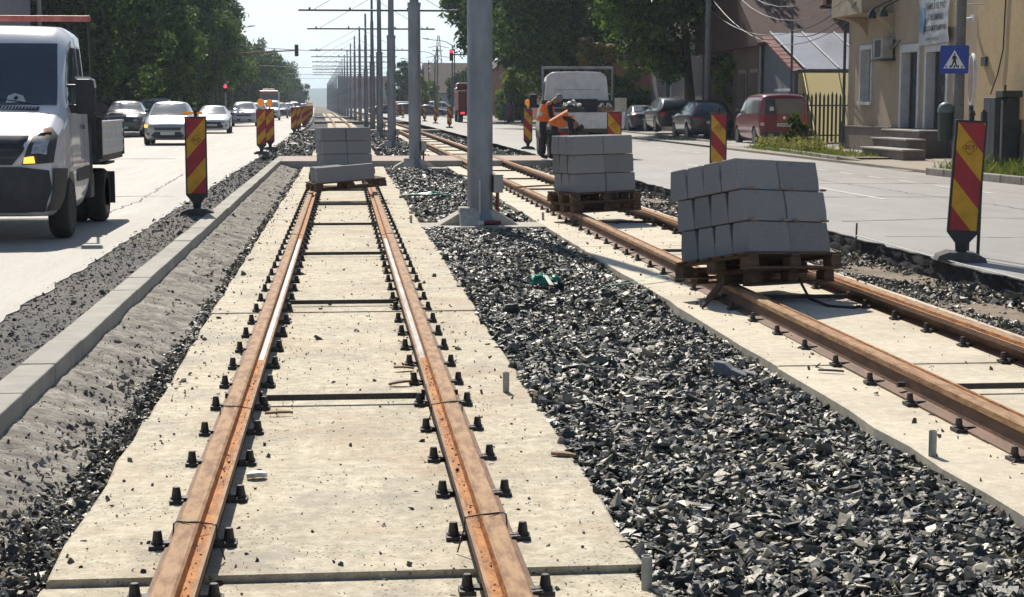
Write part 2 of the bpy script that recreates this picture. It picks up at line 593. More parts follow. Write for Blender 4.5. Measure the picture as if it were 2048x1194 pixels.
# ------------------------------------------------------------------ ground and roads
b = MB(); b.b2(-1600, 1600, -60, 4700, -1.2, -.16)
struct(b.build('ground', m_ground))
struct(ribbon('left_road', -12.6, -2.42, .145, 2, 700, m_asph, .3, .3, 0, .03, 3))
struct(ribbon('right_road', 5.82, 12.75, .145, 4, 700, m_asph_r, .35, .012, .055, 0, 5))
# the cut face of the right road, black and rough
def cut_edge():
    rnd = random.Random(8)
    ys = np.arange(10, 60, .09)
    prof = [(0.0, .139), (-.03, .10), (.0, .045), (-.05, -.01), (-.03, -.07), (-.1, -.16)]
    V = []; F = []
    n = len(prof)
    for i, y in enumerate(ys):
        w = .05 * noise.noise(Vector((0, y * .9, 3)))
        for x, z in prof:
            q = Vector((x * 3, y * 5, z * 9))
            V.append((5.84 + w + x + .045 * noise.noise(q) + rnd.uniform(-.012, .012), y, z + (0 if z > .13 else rnd.uniform(-.015, .015))))
        V.append((7, y, .139)); V.append((7, y, -.16))
    n2 = n + 2
    for i in range(len(ys) - 1):
        for k in range(n - 1):
            F.append((i * n2 + k, i * n2 + k + 1, (i + 1) * n2 + k + 1, (i + 1) * n2 + k))
        F.append((i * n2, i * n2 + n, (i + 1) * n2 + n, (i + 1) * n2))
    return np_mesh('road_cut_edge', np.array(V), np.array(F), m_cut)
struct(cut_edge())
struct(ribbon('rubble_strip', -2.75, -1.885, .134, 3, 46.5, m_rub, .5, .25, .09, 0, 11))
struct(ribbon('left_pavement', -24, -12.75, .24, 2, 700, m_walk, 4, .3))
struct(ribbon('left_roadside_kerb', -12.75, -12.55, .26, 2, 700, m_kerb_old, 4, .3))
# lane markings
def dashes(name, x, y0, y1, ln, gap, w, z=.149):
    b = MB(); y = y0
    while y < y1:
        c0, c1 = curve(y), curve(y + ln)
        b.add([(x + c0 - w / 2, y, z), (x + c0 + w / 2, y, z), (x + c1 + w / 2, y + ln, z), (x + c1 - w / 2, y + ln, z)], [(0, 1, 2, 3)])
        y += ln + gap
    return struct(b.build(name, m_white, fixn=False))
dashes('left_lane_marking', -4.68, 12.0, 300, 3.0, 9.9, .12)
dashes('left_outer_lane_marking', -8.3, 26.0, 300, 3.0, 6, .12)
dashes('right_lane_marking', 8.6, 14.6, 300, 4.2, 7.6, .12)
def crack(pts, w, seed, m):
    rnd = random.Random(seed); b = MB(); P = []
    for (x0, y0), (x1, y1) in zip(pts, pts[1:]):
        n = max(3, int(math.hypot(x1 - x0, y1 - y0) / .25))
        for k in range(n):
            t = k / n; P.append((x0 + (x1 - x0) * t + rnd.gauss(0, .03), y0 + (y1 - y0) * t + rnd.gauss(0, .03)))
    for (x0, y0), (x1, y1) in zip(P, P[1:]):
        ww = w * rnd.uniform(.5, 1.3)
        if abs(x1 - x0) > abs(y1 - y0):
            b.add([(x0, y0 - ww, .1485), (x1, y1 - ww, .1485), (x1, y1 + ww, .1485), (x0, y0 + ww, .1485)], [(0, 1, 2, 3)])
        else:
            b.add([(x0 - ww, y0, .1485), (x0 + ww, y0, .1485), (x1 + ww, y1, .1485), (x1 - ww, y1, .1485)], [(0, 1, 2, 3)])
    return struct(b.build('road_crack', m, fixn=False))
for i, (pts, w) in enumerate((([(-7.6, 47.5), (-6.0, 48.2), (-4.4, 48.0)], .09), ([(6.4, 21.5), (8.2, 22.0), (9.4, 21.8), (12.2, 23.4)], .02), ([(6.0, 26.3), (7.8, 27.2), (10.5, 27.0)], .03), ([(9.6, 18), (9.8, 24), (9.5, 33), (9.9, 44)], .012), ([(6.2, 19.0), (7.6, 18.7), (9.6, 19.3), (11.8, 19.2)], .015), ([(7.0, 31), (9.2, 31.8), (12.4, 31.5)], .03), ([(-5.2, 28), (-3.4, 28.6), (-2.5, 28.4)], .03), ([(-3.4, 20), (-3.2, 27), (-3.5, 38)], .01))):
    crack(pts, w, i, m_rub)
dashes('right_bay_marking', 11.0, 28, 60, 1.0, 1.0, .12)
# ------------------------------------------------------------------ slabs and tracks
def slabs(name, xc, y0, y1, joints, m):
    b = MB(); rnd = random.Random(int(xc * 10) + 4)
    ys = [y0] + [j for j in joints if y0 < j < y1] + [y1]
    for i in range(len(ys) - 1):
        a, e = ys[i] + .009, ys[i + 1] - .009
        dz = -.024 if e < 6.1 else rnd.uniform(-.004, .004)
        st = max(1, int((e - a) / .45)) if a < 40 else max(1, int((e - a) / 8))
        tv = []
        for k in range(st + 1):
            y = a + (e - a) * k / st
            c = curve(y)
            l = xc - 1.06 + c + rnd.uniform(-.018, .012); r = xc + 1.06 + c + rnd.uniform(-.012, .02)
            tv.append([(l, y, -.16), (l, y, dz - .008), (l + .012, y, dz), (r - .012, y, dz), (r, y, dz - .008), (r, y, -.16)])
        vs = [p for t in tv for p in t]; fs = []
        for k in range(st):
            for q in range(5):
                fs.append((k * 6 + q, k * 6 + q + 1, (k + 1) * 6 + q + 1, (k + 1) * 6 + q))
        fs.append(tuple(range(6))); fs.append(tuple(st * 6 + q for q in reversed(range(6))))
        b.add(vs, fs)
    return struct(b.build(name, m))
J = [5.93] + [9.02 + 4.6 * k for k in range(70)]
slabs('left_track_slab', 0, 2.5, 300, J, m_slab)
slabs('right_track_slab', 3.8, 3, 300, [7.95] + [10.5 + 4.6 * k for k in range(70)], m_slab_r)
# rail section about its gauge side; +x points to the middle of the track
RP = [(-.145, .0), (-.145, .010), (-.075, .022), (-.062, .09), (-.082, .104), (-.082, .136), (-.073, .145), (-.012, .145), (-.002, .138), (.004, .104), (.038, .104), (.044, .131), (.058, .131), (.058, .098), (-.02, .085), (-.035, .022), (.035, .010), (.035, .0)]
RM = [0, 0, 0, 0, 1, 1, 1, 1, 2, 2, 2, 1, 0, 0, 0, 0, 0, 0]
def rail(parent, gx, sgn, y0, y1, shine=None):
    ys = list(np.arange(y0, 110, 5.0)) + list(np.arange(110, y1 + .1, 8.0))
    ys = sorted(set([float(y) for y in ys] + ([shine[0], shine[1]] if shine else [])))
    b = MB(); n = len(RP)
    vs = []
    for y in ys:
        c = curve(y)
        vs += [(gx + c + sgn * x, y, z) for x, z in RP]
    o = 0
    b.v = vs
    for i in range(len(ys) - 1):
        for k in range(n):
            k2 = (k + 1) % n
            b.f.append((i * n + k, i * n + k2, (i + 1) * n + k2, (i + 1) * n + k))
            mm = RM[k]
            if shine and k in (9,) and shine[0] <= ys[i] < shine[1]:
                mm = 3
            b.m.append(mm)
    b.f.append(tuple(range(n))); b.m.append(0)
    return b.build('rail', [m_steel_rust, m_rail_top, m_rail_groove, m_rail_shine], parent)
def fastener_mb():
    b = MB()
    b.box((0, 0, .009), (.058, .085, .018))
    b.box((.045, 0, .02), (.085, .034, .009))
    b.box((.03, .03, .012), (.05, .02, .02), rot=(0, 0, .3))
    b.lathe([(.025, .018), (.025, .026), (.0205, .029), (.0155, .066), (.013, .069)], 10)
    return b
fm = fastener_mb()
def tram_track(name, xc, label, y_far, first, shine=None):
    t = thing(name, label, 'tram track')
    rail(t, xc - .515, 1, 2.6, y_far, shine)
    rail(t, xc + .515, -1, 2.6, y_far, shine)
    base = None; rest = MB(); cnt = 0
    for k in range(int((120 - first) / .735)):
        y = first + .735 * k
        for off, fl in ((-.69, 1), (-.425, -1), (.425, 1), (.69, -1)):
            c = curve(y)
            if cnt < 100:
                if base is None:
                    base = fm.build('fastener', m_iron, t); o = base
                else:
                    o = base.copy(); col.objects.link(o); o.parent = t
                o.location = (xc + off + c, y + random.Random(cnt).uniform(-.02, .02), 0)
                o.rotation_euler = (0, 0, (0 if fl > 0 else math.pi) + random.Random(cnt + 7).uniform(-.06, .06))
            elif y < 110:
                rest.add(fm.v, fm.f, Matrix.Translation((xc + off + c, y, 0)) @ Matrix.Rotation(0 if fl > 0 else math.pi, 4, 'Z'))
            cnt += 1
    r = rest.build('fastener', m_iron, t); r['kind'] = 'stuff'
    for k in range(22):
        y = 9.4 + 4.6 * k
        q = MB(); q.b2(xc - .46, xc + .46, y - .006, y + .006, .022, .056)
        for s in (-1, 1):
            q.box((xc + s * .45, y, .045), (.02, .04, .06))
            q.cyl((xc + s * .60, y, .055), (xc + s * .645, y, .055), .017, n=6)
        q.build('tie_rod', m_iron, t)
    return t
tl = tram_track('tram_track', -.022, 'rusty grooved tram track on pale concrete running straight ahead of the viewer', 320, 5.62, (10.4, 19.8))
tr = tram_track('tram_track', 3.8, 'rusty tram track on the right with brown rail webs, under the tallest kerb stacks', 320, 5.35)
# thin binding wires round the rail heads of the near track
def wire(parent, gx, sgn, y):
    pts = [(gx - sgn * .10, y, .06), (gx - sgn * .095, y + .01, .14), (gx - sgn * .08, y, .149), (gx - sgn * .01, y - .012, .148), (gx + sgn * .03, y + .008, .137), (gx + sgn * .058, y, .135), (gx + sgn * .064, y - .01, .09), (gx + sgn * .09, y - .03, .01)]
    b = MB(); b.tube(pts, .0032, 5); b.tube([(gx - sgn * .07, y, .15), (gx - sgn * .03, y - .03, .153), (gx - sgn * .06, y - .01, .15)], .003, 5)
    b.build('binding_wire', m_iron, parent)
for yy in (6.15, 8.55, 20.0):
    wire(tl, -.537, 1, yy); wire(tl, .493, -1, yy + .02)
# ------------------------------------------------------------------ kerb and its concrete haunch on the left
def kerb_line(name, label, stones, m, sec, far=None):
    """each kerbstone a part, laid end to end"""
    t = thing(name, label, 'kerb')
    return t
kb = thing('kerb', 'pale new concrete kerb of square blocks between the left road and the track', 'kerb', (0, 0, 0))
rn = random.Random(2)
y = 3.0
while y < 47.2:
    q = MB(); dx = rn.uniform(-.006, .006); dz = rn.uniform(-.004, .004)
    q.b2(-1.885 + dx, -1.685 + dx, y + .003, y + .997, -.1, .158 + dz)
    q.build('kerb_stone', m_kerb, kb, bevel=.008)
    y += 1.0
def haunch():
    ys = np.arange(3, 46.2, .035); nx = 24
    V = []; F = []
    for y in ys:
        top = .055 + .025 * noise.noise(Vector((0, y * 1.3, 0)))
        ed = (.40 + .2 * min(1, max(0, (y - 6.5) / 7))) + .11 * noise.noise(Vector((3, y * .8, 1))) + .05 * noise.noise(Vector((3, y * 3, 1)))
        for k in range(nx):
            t = k / (nx - 1)
            x = -1.70 + t * ed
            z = top + (-.11 - top) * (t ** 1.15)
            r = noise.noise(Vector((x * 6, y * 4, 0))) * .026 + noise.noise(Vector((x * 16, y * 20, 5))) * .017 + noise.noise(Vector((x * 40, y * 40, 9))) * .008
            V.append((x, y, z + r * min(1, t * 6)))
    for i in range(len(ys) - 1):
        for k in range(nx - 1):
            F.append((i * nx + k, i * nx + k + 1, (i + 1) * nx + k + 1, (i + 1) * nx + k))
    return np_mesh('concrete_haunch', np.array(V), np.array(F), m_mortar)
struct(haunch())
# ------------------------------------------------------------------ paved crossings over the tracks
def crossing(y0, y1, x0, x1, first):
    b = MB(); c = curve(y0)
    cuts = [x0, -.62, -.455, .455, .62, 3.18, 3.345, 4.255, 4.42, x1]
    for i in range(0, len(cuts), 2):
        b.b2(cuts[i] + c, cuts[i + 1] + c, y0 + .12, y1 - .12, -.15, .143)
    struct(b.build('crossing_paving', m_pave))
    for yy in (y0, y1 - .12):
        k = MB()
        for i in range(0, len(cuts), 2):
            k.b2(cuts[i] + c, cuts[i + 1] + c, yy, yy + .12, -.15, .15)
        struct(k.build('crossing_kerb', m_kerb))
crossing(45.75, 50.4, -1.88, 5.75, True)
crossing(100, 103, -2.2, 5.7, False)
crossing(150, 156, -2.2, 5.7, False)
crossing(206, 212, -2.2, 5.7, False)
# ------------------------------------------------------------------ gravel: bed sheets and loose angular stones
struct(ribbon('gravel_bed', -1.3, 5.9, -.125, 3, 320, m_gravelbed, 3, .03))
struct(ribbon('gravel_verge', -2.6, -1.0, -.06, 50.4, 320, m_gravelbed, 3, .06))
struct(ribbon('dirt_verge', 4.8, 5.86, -.055, 10, 46, m_dirt, 1, .06, .1, .02, 4))
random.seed(5)
def stone_templates(n, k, flat, seed):
    rnd = random.Random(seed); out = []
    for _ in range(n):
        bm = bmesh.new(); yk = rnd.uniform(.5, .85)
        for _ in range(k):
            v = Vector((rnd.gauss(0, 1), rnd.gauss(0, 1), rnd.gauss(0, 1))).normalized()
            f = rnd.uniform(.75, 1.0)
            bm.verts.new((v.x * f, v.y * f * yk, v.z * f * flat * rnd.uniform(.7, 1.2)))
        r = bmesh.ops.convex_hull(bm, input=bm.verts)
        bmesh.ops.delete(bm, geom=list({g for g in r['geom_interior'] + r['geom_unused'] if isinstance(g, bmesh.types.BMVert)}), context='VERTS')
        bmesh.ops.triangulate(bm, faces=bm.faces)
        bm.verts.index_update()
        out.append((np.array([v.co[:] for v in bm.verts]), np.array([[v.index for v in f.verts] for f in bm.faces])))
        bm.free()
    return out
TP = stone_templates(26, 8, .26, 3)
def scatter(name, pts, sizes, m, seed=0, tilt=.5, tag_stuff=True):
    """pts (n,3); every stone gets its own turn and size"""
    g = np.random.default_rng(seed)
    n = len(pts); pick = g.integers(0, len(TP), n)
    VV = []; FF = []; off = 0
    for ti, (tv, tf) in enumerate(TP):
        idx = np.nonzero(pick == ti)[0]
        if not len(idx):
            continue
        q = g.normal(0, 1, (len(idx), 4)); q[:, 1:3] *= tilt; q[:, 0] *= 1.0
        q /= np.linalg.norm(q, axis=1)[:, None]
        w, x, y, z = q.T
        Rm = np.stack([np.stack([1 - 2 * (y * y + z * z), 2 * (x * y - z * w), 2 * (x * z + y * w)], 1),
                       np.stack([2 * (x * y + z * w), 1 - 2 * (x * x + z * z), 2 * (y * z - x * w)], 1),
                       np.stack([2 * (x * z - y * w), 2 * (y * z + x * w), 1 - 2 * (x * x + y * y)], 1)], 1)
        sc = sizes[idx][:, None, None]
        V = np.einsum('nij,kj->nki', Rm, tv) * sc + pts[idx][:, None, :]
        F = tf[None] + (off + np.arange(len(idx)) * len(tv))[:, None, None]
        VV.append(V.reshape(-1, 3)); FF.append(F.reshape(-1, 3)); off += V.shape[0] * V.shape[1]
    o = np_mesh(name, np.concatenate(VV), np.concatenate(FF), m, smooth=False)
    if tag_stuff:
        o['kind'] = 'stuff'
    return o
m_stone = island_mat('crushed_stone', [(.036, .038, .037), (.075, .076, .068), (.42, .375, .27), (.03, .03, .03), (.10, .10, .088), (.26, .235, .17), (.036, .042, .046), (.58, .51, .37), (.075, .072, .062), (.40, .345, .235), (.03, .033, .034), (.17, .16, .13), (.05, .046, .04)], .5, 0, .35, 50, .5, True)  # random tones; near-black and cream ones put gap shade and sunlit tops into colour
rg = np.random.default_rng(11)
def fill(x0, x1, y0, y1, dens, size, zf, var=.35, far=0):
    n = int((x1 - x0) * (y1 - y0) * dens)
    X = rg.uniform(x0, x1, n); Y = rg.uniform(y0, y1, n)
    S = size * rg.lognormal(0, var, n)
    Z = zf(X, Y) + rg.uniform(-.6, .5, n) * size
    return np.stack([X, Y, Z], 1), S
def fills(name, specs, m=None, seed=0, tilt=.5):
    P = [fill(*s) for s in specs]
    return scatter(name, np.concatenate([p for p, _ in P]), np.concatenate([s for _, s in P]), m or m_stone, seed, tilt)
def zmid(X, Y):
    t = np.clip((X - 1.06) / 1.7, 0, 1)
    return -.016 - .058 * t ** 1.3 + .012 * np.sin(X * 5 + Y * 1.7) + .012 * np.sin(Y * 2.3 - X * 3)
fills('ballast_between_tracks', [(1.05, 2.76, 4.6, 9, 3000, .032, zmid), (1.05, 2.76, 9, 14, 2600, .034, zmid), (1.05, 2.78, 14, 23.0, 1800, .038, zmid), (1.06, 2.78, 24.0, 45.5, 800, .047, zmid)], seed=1, tilt=.30)
fills('ballast_beside_haunch', [(-1.24, -1.05, 4.5, 12, 1700, .022, lambda X, Y: -.078 + 0 * X), (-1.42, -1.22, 4.5, 9.5, 1300, .02, lambda X, Y: -.085 + .12 * np.clip((-1.28 - X), 0, 1)), (-1.34, -1.22, 9.5, 16, 500, .02, lambda X, Y: -.08 + 0 * X), (-1.22, -1.06, 12, 45.5, 900, .028, lambda X, Y: -.078 + 0 * X)], seed=2)
zr = lambda X, Y: -.05 + .03 * np.sin(Y * 1.9 + X * 2) + .02 * np.sin(X * 9)
fills('ballast_beside_cut', [(4.84, 5.75, 9, 20, 700, .032, zr), (4.84, 5.75, 20, 45.5, 420, .036, zr)], seed=3)
zb = lambda X, Y: -.035 + 0 * X
fills('ballast_beyond_crossing', [(1.06, 2.76, 50.5, 99, 130, .07, zb), (-2.5, -1.06, 50.5, 99, 150, .065, lambda X, Y: .02 + 0.09 * np.clip((-1.4 - X), 0, 1)), (4.86, 5.8, 50.5, 99, 130, .065, zb)], seed=4)
m_rubst = island_mat('asphalt_crumbs', [(.05, .048, .046), (.12, .11, .10), (.19, .175, .155), (.08, .076, .07)], .9, 0)
fills('rubble_crumbs', [(-2.5, -1.9, 7, 20, 700, .012, lambda X, Y: .134 + 0 * X, .5), (-2.5, -1.9, 20, 46, 300, .02, lambda X, Y: .134 + 0 * X, .5)], m_rubst, 5)
# loose grit lying along the rails and over the slabs
zs = lambda X, Y: .004 + 0 * X
fills('grit_on_slabs', [(-1.0, 1.0, 4.8, 9, 170, .0042, zs, .5), (-1.0, 1.0, 9, 20, 70, .006, zs, .5), (-1.0, 1.0, 4.8, 12, 26, .0085, zs, .6), (-1.0, 1.0, 12, 30, 14, .013, zs, .5), (-.78, -.62, 4.8, 30, 60, .011, zs, .5), (-.45, -.36, 4.8, 30, 70, .011, zs, .5), (.36, .45, 4.8, 30, 70, .011, zs, .5), (.64, .78, 4.8, 30, 50, .011, zs, .5), (-1.06, -.9, 5, 40, 70, .013, zs, .5), (2.75, 4.8, 6, 26, 16, .012, zs, .6), (3.0, 3.2, 6, 26, 40, .012, zs, .5), (4.3, 4.85, 12, 40, 40, .016, zs, .5)], m_rubst, 6, 1)
fills('grit_on_haunch', [(-1.66, -1.2, 5, 13, 260, .0075, lambda X, Y: .055 - .165 * np.clip((-1.70 - X) / -.56, 0, 1) ** 1.15, .5), (-1.45, -1.15, 5, 46, 150, .013, lambda X, Y: .055 - .165 * np.clip((-1.70 - X) / -.56, 0, 1) ** 1.15, .5), (-1.66, -1.3, 13, 46, 70, .012, lambda X, Y: .055 - .165 * np.clip((-1.70 - X) / -.56, 0, 1) ** 1.15, .5)], m_rubst, 10, 1)
fills('mortar_clods', [(-1.62, -1.2, 5, 46, 60, .018, lambda X, Y: .05 - .165 * np.clip((-1.70 - X) / -.56, 0, 1) ** 1.15, .5), (-1.45, -1.15, 5, 46, 90, .02, lambda X, Y: .05 - .165 * np.clip((-1.70 - X) / -.56, 0, 1) ** 1.15, .5)], m_mortar, 14, 1)
def groove_dirt():
    n = 380
    Y = rg.uniform(5, 10.3, n); s = rg.integers(0, 2, n) * 2 - 1
    X = -.022 + s * (.515 - rg.uniform(.006, .036, n))
    return scatter('grit_in_grooves', np.stack([X, Y, .106 + 0 * X], 1), .0045 * rg.lognormal(0, .5, n), m_rubst, 9, 1)
groove_dirt()
# ------------------------------------------------------------------ tram poles
ORD = ['nearest', 'second', 'third', 'fourth', 'fifth', 'sixth', 'seventh', 'eighth', 'ninth', 'tenth', 'eleventh', 'twelfth', 'thirteenth', 'fourteenth', 'fifteenth', 'sixteenth', 'seventeenth', 'eighteenth', 'nineteenth', 'twentieth', 'twenty-first', 'twenty-second', 'twenty-third', 'twenty-fourth', 'twenty-fifth', 'twenty-sixth', 'twenty-seventh', 'twenty-eighth']
m_base = ground_mat('pole_base_concrete', (.52, .48, .41), (.36, .33, .28), (.60, .56, .48), fine=20, rough=.9, bump=.5, bscale=30)
m_box = mat('grey_cabinet_paint', (.42, .42, .39), (.36, .36, .34), 6, .5)
m_conduit = mat('red_conduit', (.22, .03, .025), (.15, .022, .02), 8, .6)
m_pvc = mat('white_pipe', (.62, .62, .6), (.45, .45, .43), 9, .6)
def tube_mb(r0, r1, z0, z1, n=14):
    b = MB(); b.cyl((0, 0, z0), (0, 0, z1), r0, r1, n); return b
def pole(i, x, y, near):
    t = thing('tram_pole', ORD[i] + ' galvanised tram pole from the viewer, in the row between the tracks', 'pole', (x, y, 0), 0, 'tram poles between the tracks')
    r = .178 if i == 0 else .165
    tube_mb(r, r * .98, -.1, 4.28, 20 if near else 12).build('lower_shaft', m_zinc, t, smooth=True)
    tube_mb(r * .72, r * .62, 4.22, 6.9, 16 if near else 10).build('middle_shaft', m_zinc, t, smooth=True)
    tube_mb(r * .5, r * .42, 6.85, 8.5, 12 if near else 8).build('upper_shaft', m_zinc, t, smooth=True)
    tube_mb(r * 1.06, r * 1.06, 4.2, 4.3, 16).build('collar', m_zinc, t, smooth=True)
    if near:
        b = MB()
        b.prism([(-.66, -.05), (-.22, .21), (.20, .21), (.60, -.05)], -.14, .42, None, 'xz')
        b.prism([(-.40, -.05), (-.15, .24), (.15, .24), (.38, -.05)], -.30, -.02, None, 'yz')
        b.build('concrete_base', m_base, t, bevel=.02)
        g = MB(); g.lathe([(r * 1.32, -.02), (r * 1.18, .12), (r * 1.04, .2), (r * 1.02, .22)], 18)
        g.build('grout_collar', m_zinc, t, smooth=True)
        k = MB(); k.b2(r, r + .13, -.13, .02, .44, .68); k.b2(r - .01, r + .14, -.14, .03, .678, .692)
        bx = k.build('junction_box', m_box, t, bevel=.006)
        q = MB(); q.b2(r + .005, r + .122, -.136, -.13, .455, .668); q.box((r + .11, -.139, .56), (.008, .008, .03))
        q.build('door', m_box, bx)
        c = MB(); c.tube([(r + .06, -.06, .46), (r + .055, -.06, .25), (r + .045, -.07, .05), (r + .04, -.08, -.05)], .024, 8)
        c.build('conduit', m_conduit, t, smooth=True)
        w = MB(); w.cyl((-.02, -r - .012, -.02), (-.02, -r - .012, .62), .012, n=8)
        w.build('earth_pipe', m_pvc if i == 0 else m_zinc, t)
        s = MB()
        for zz in (.46, .62):
            s.lathe([(r + .003, zz), (r + .003, zz + .012)], 18)
        s.build('steel_band', m_zinc, t)
    if i in (3, 4, 6, 7, 8, 9, 10, 11, 12):
        z = 6.42
        ln = 4.1 if i < 6 else 4.4
        b = MB(); b.cyl((-ln, 0, z), (ln * .98, 0, z), .055, n=8)
        for s in (-1, 1):
            for f in (.36, .86):
                b.cyl((s * ln * f, -.05, z), (s * ln * f, .05, z + .12), .05, n=6)
        b.build('cross_arm', m_zinc_dark, t)
        c = MB()
        for s in (-1, 1):
            c.tube([(s * ln * .8, 0, z + .05), (s * .1, 0, z + 1.9)], .014, 5)
        c.build('stay_wire', m_zinc_dark, t)
    return t
for i in range(27):
    y = 23.55 + 21.6 * i
    pole(i, 1.88 + curve(y), y, i < 4)
b = MB(); b.b2(1.03, 2.76, 23.05, 23.98, -.14, -.004)
struct(b.build('pole_footing', m_base, bevel=.015))
b = MB(); b.b2(1.1, 2.7, 66.6, 67.3, -.14, .0); b.b2(1.1, 2.7, 44.3, 45.0, -.14, .0)
struct(b.build('pole_footing', m_base, bevel=.015))
pp = thing('pipe_scrap', 'short red pipe offcut with white end lying at the foot of the nearest pole', 'pipe', (1.93, 23.0, .02), R(12))
b = MB(); b.tube([(-.06, 0, .03), (.03, .01, .035), (.12, .02, .03), (.2, .05, .03)], [.034, .036, .034, .03], 10); b.build('pipe_body', m_conduit, pp, smooth=True)
b = MB(); b.cyl((-.11, 0, .03), (-.055, 0, .03), .037, n=10); b.build('pipe_end', m_pvc, pp, smooth=True)

# ------------------------------------------------------------------ pallets and stacked concrete blocks
from mathutils import Euler
def pallet(label, mtx, L=1.16, W=.86, group='wooden pallets under the concrete blocks', z=-.144, x0=-.08, y0=-.03):
    """deck at local z = 0, all boards below it"""
    t = thing('pallet', label, 'pallet', mtx.to_translation(), mtx.to_euler(), group)
    b = MB()
    for k in range(6):
        yy = y0 + W * (k + .5) / 6
        b.box((x0 + L / 2, yy, -.011), (L, W / 6 * .72, .02))
    b.build('deck_boards', m_wood, t, bevel=.002, seg=1)
    b = MB(); b.box((0, 0, 0), (.13, .095, .078)); o = None
    for k in range(3):
        for j in range(3):
            if o is None:
                o = o0 = b.build('spacer_block', m_wood, t, bevel=.003, seg=1)
            else:
                o = o0.copy(); col.objects.link(o); o.parent = t
            o.location = (x0 + .07 + (L - .14) * k / 2, y0 + .05 + (W - .10) * j / 2, -.082)
    b = MB()
    for k in range(3):
        b.box((x0 + .07 + (L - .14) * k / 2, y0 + W / 2, -.032), (.10, W, .02))
        b.box((x0 + L / 2, y0 + .05 + (W - .10) * k / 2, -.132), (L, .095, .02))
    b.build('stringer_boards', m_wood, t, bevel=.002, seg=1)
    return t
BL, BW, BH = .5, .2, .26
def block_mesh():
    """one kerb block: battered front on one long side, rounded top edge"""
    b = MB()
    w = BW / 2 - .002
    pr = [(-w, 0), (w, 0), (w, BH * .35), (w - .022, BH - .004), (-w + .016, BH - .004), (-w, BH * .35)]
    vs = []; n = len(pr)
    for xx in (0.002, BL - .002):
        vs += [(xx, p[0], p[1]) for p in pr]
    fs = [tuple(reversed(range(n))), tuple(range(n, 2 * n))] + [(k, (k + 1) % n, n + (k + 1) % n, n + k) for k in range(n)]
    b.add(vs, fs)
    o = b.build('concrete_block', m_block, None, bevel=.006, seg=1)
    return o
proto = block_mesh()
used = [False]
POSN = ['nearest', 'second', 'third', 'farthest']
def stack(mtx, nl, which, seed, nx=2, ny=4, jit=.006, skip=()):
    rnd = random.Random(seed)
    LAY = {1: ['only'], 3: ['bottom', 'middle', 'top']}[nl]
    for l in range(nl):
        lx, ly = (rnd.uniform(-1, 1) * .012 - .02 * l * (nl > 1), rnd.uniform(-.01, .01) + .028 * l * (which == 'nearest stack'))
        for j in range(ny):
            for i in range(nx):
                if (l, j, i) in skip:
                    continue
                o = proto
                if used[0]:
                    o = proto.copy(); col.objects.link(o)
                used[0] = True
                loc = Vector((i * BL + lx + rnd.uniform(-jit, jit), (j + .5) * BW + ly, l * (BH + .004)))
                m = mtx @ Matrix.Translation(loc) @ Matrix.Rotation(rnd.uniform(-.008, .008), 4, 'Z')
                o.location = m.to_translation(); o.rotation_euler = m.to_euler()
                row = ['front row', 'second row', 'third row', 'back row'][j] if ny == 4 else 'row'
                tag(o, 'grey block, %s end of the %s, %s layer of the %s' % (('left', 'right')[i], row, LAY[l], which), 'concrete block', 'blocks on the ' + which)
def pose(x, y, z, rx, ry, rz):
    return Matrix.Translation((x, y, z)) @ Euler((R(rx), R(ry), R(rz))).to_matrix().to_4x4()
P1 = pose(3.303, 13.567, .463, -10.5, 3.3, 33.1)
stack(P1, 3, 'nearest stack', 1)
pallet('splintered wooden pallet tilting under the nearest and largest block stack', P1)
P1b = pose(3.36, 13.78, .312, -3.0, 1.5, 33.1)
pallet('second wooden pallet lying on the rails beneath the tilted one', P1b @ Matrix.Translation((.06, .02, -.015)), L=1.05, W=.72)
# spacer slips between the layers
sp = thing('spacer_slips', 'small brown wooden slips wedged between the layers of the nearest stack', 'wood slips', P1.to_translation(), P1.to_euler())
for l in (1, 2):
    for xx in (.05, .42, .56, .93):
        q = MB(); q.box((xx, -.012, l * (BH + .004) - .002), (.05, .035, .016)); q.build('wood_slip', m_wood2, sp)
P2 = pose(3.222, 23.509, .428, 0, -.8, 25.2)
stack(P2, 3, 'second right-track stack', 2, ny=3)
pallet('wooden pallet across the right rails under the three-row block stack', P2, W=.68)
pallet('lower pallet under the right-track stack behind the nearest one', P2 @ Matrix.Translation((.03, .03, -.145)), W=.62)
P3 = pose(-.403, 34.423, .398, -.4, -.4, 10.6)
stack(P3, 3, 'far left-track stack', 3)
pallet('wooden pallet under the far block stack on the left track', P3, L=1.2, x0=-.15)
P3b = P3 @ Matrix.Translation((-.02, .02, -.125))
pallet('lower pallet on the rails under the far left-track stack', P3b, L=1.2, x0=-.15)
P4 = pose(-.435, 28.75, .335, 0, -4.2, 12.5)
stack(P4, 1, 'low single-layer pallet', 4, ny=3, jit=.01, skip=((0, 1, 1), (0, 2, 1)))
pallet('skewed half-empty pallet with one low layer of blocks on the left track', P4, L=1.24, W=.84, x0=-.06)
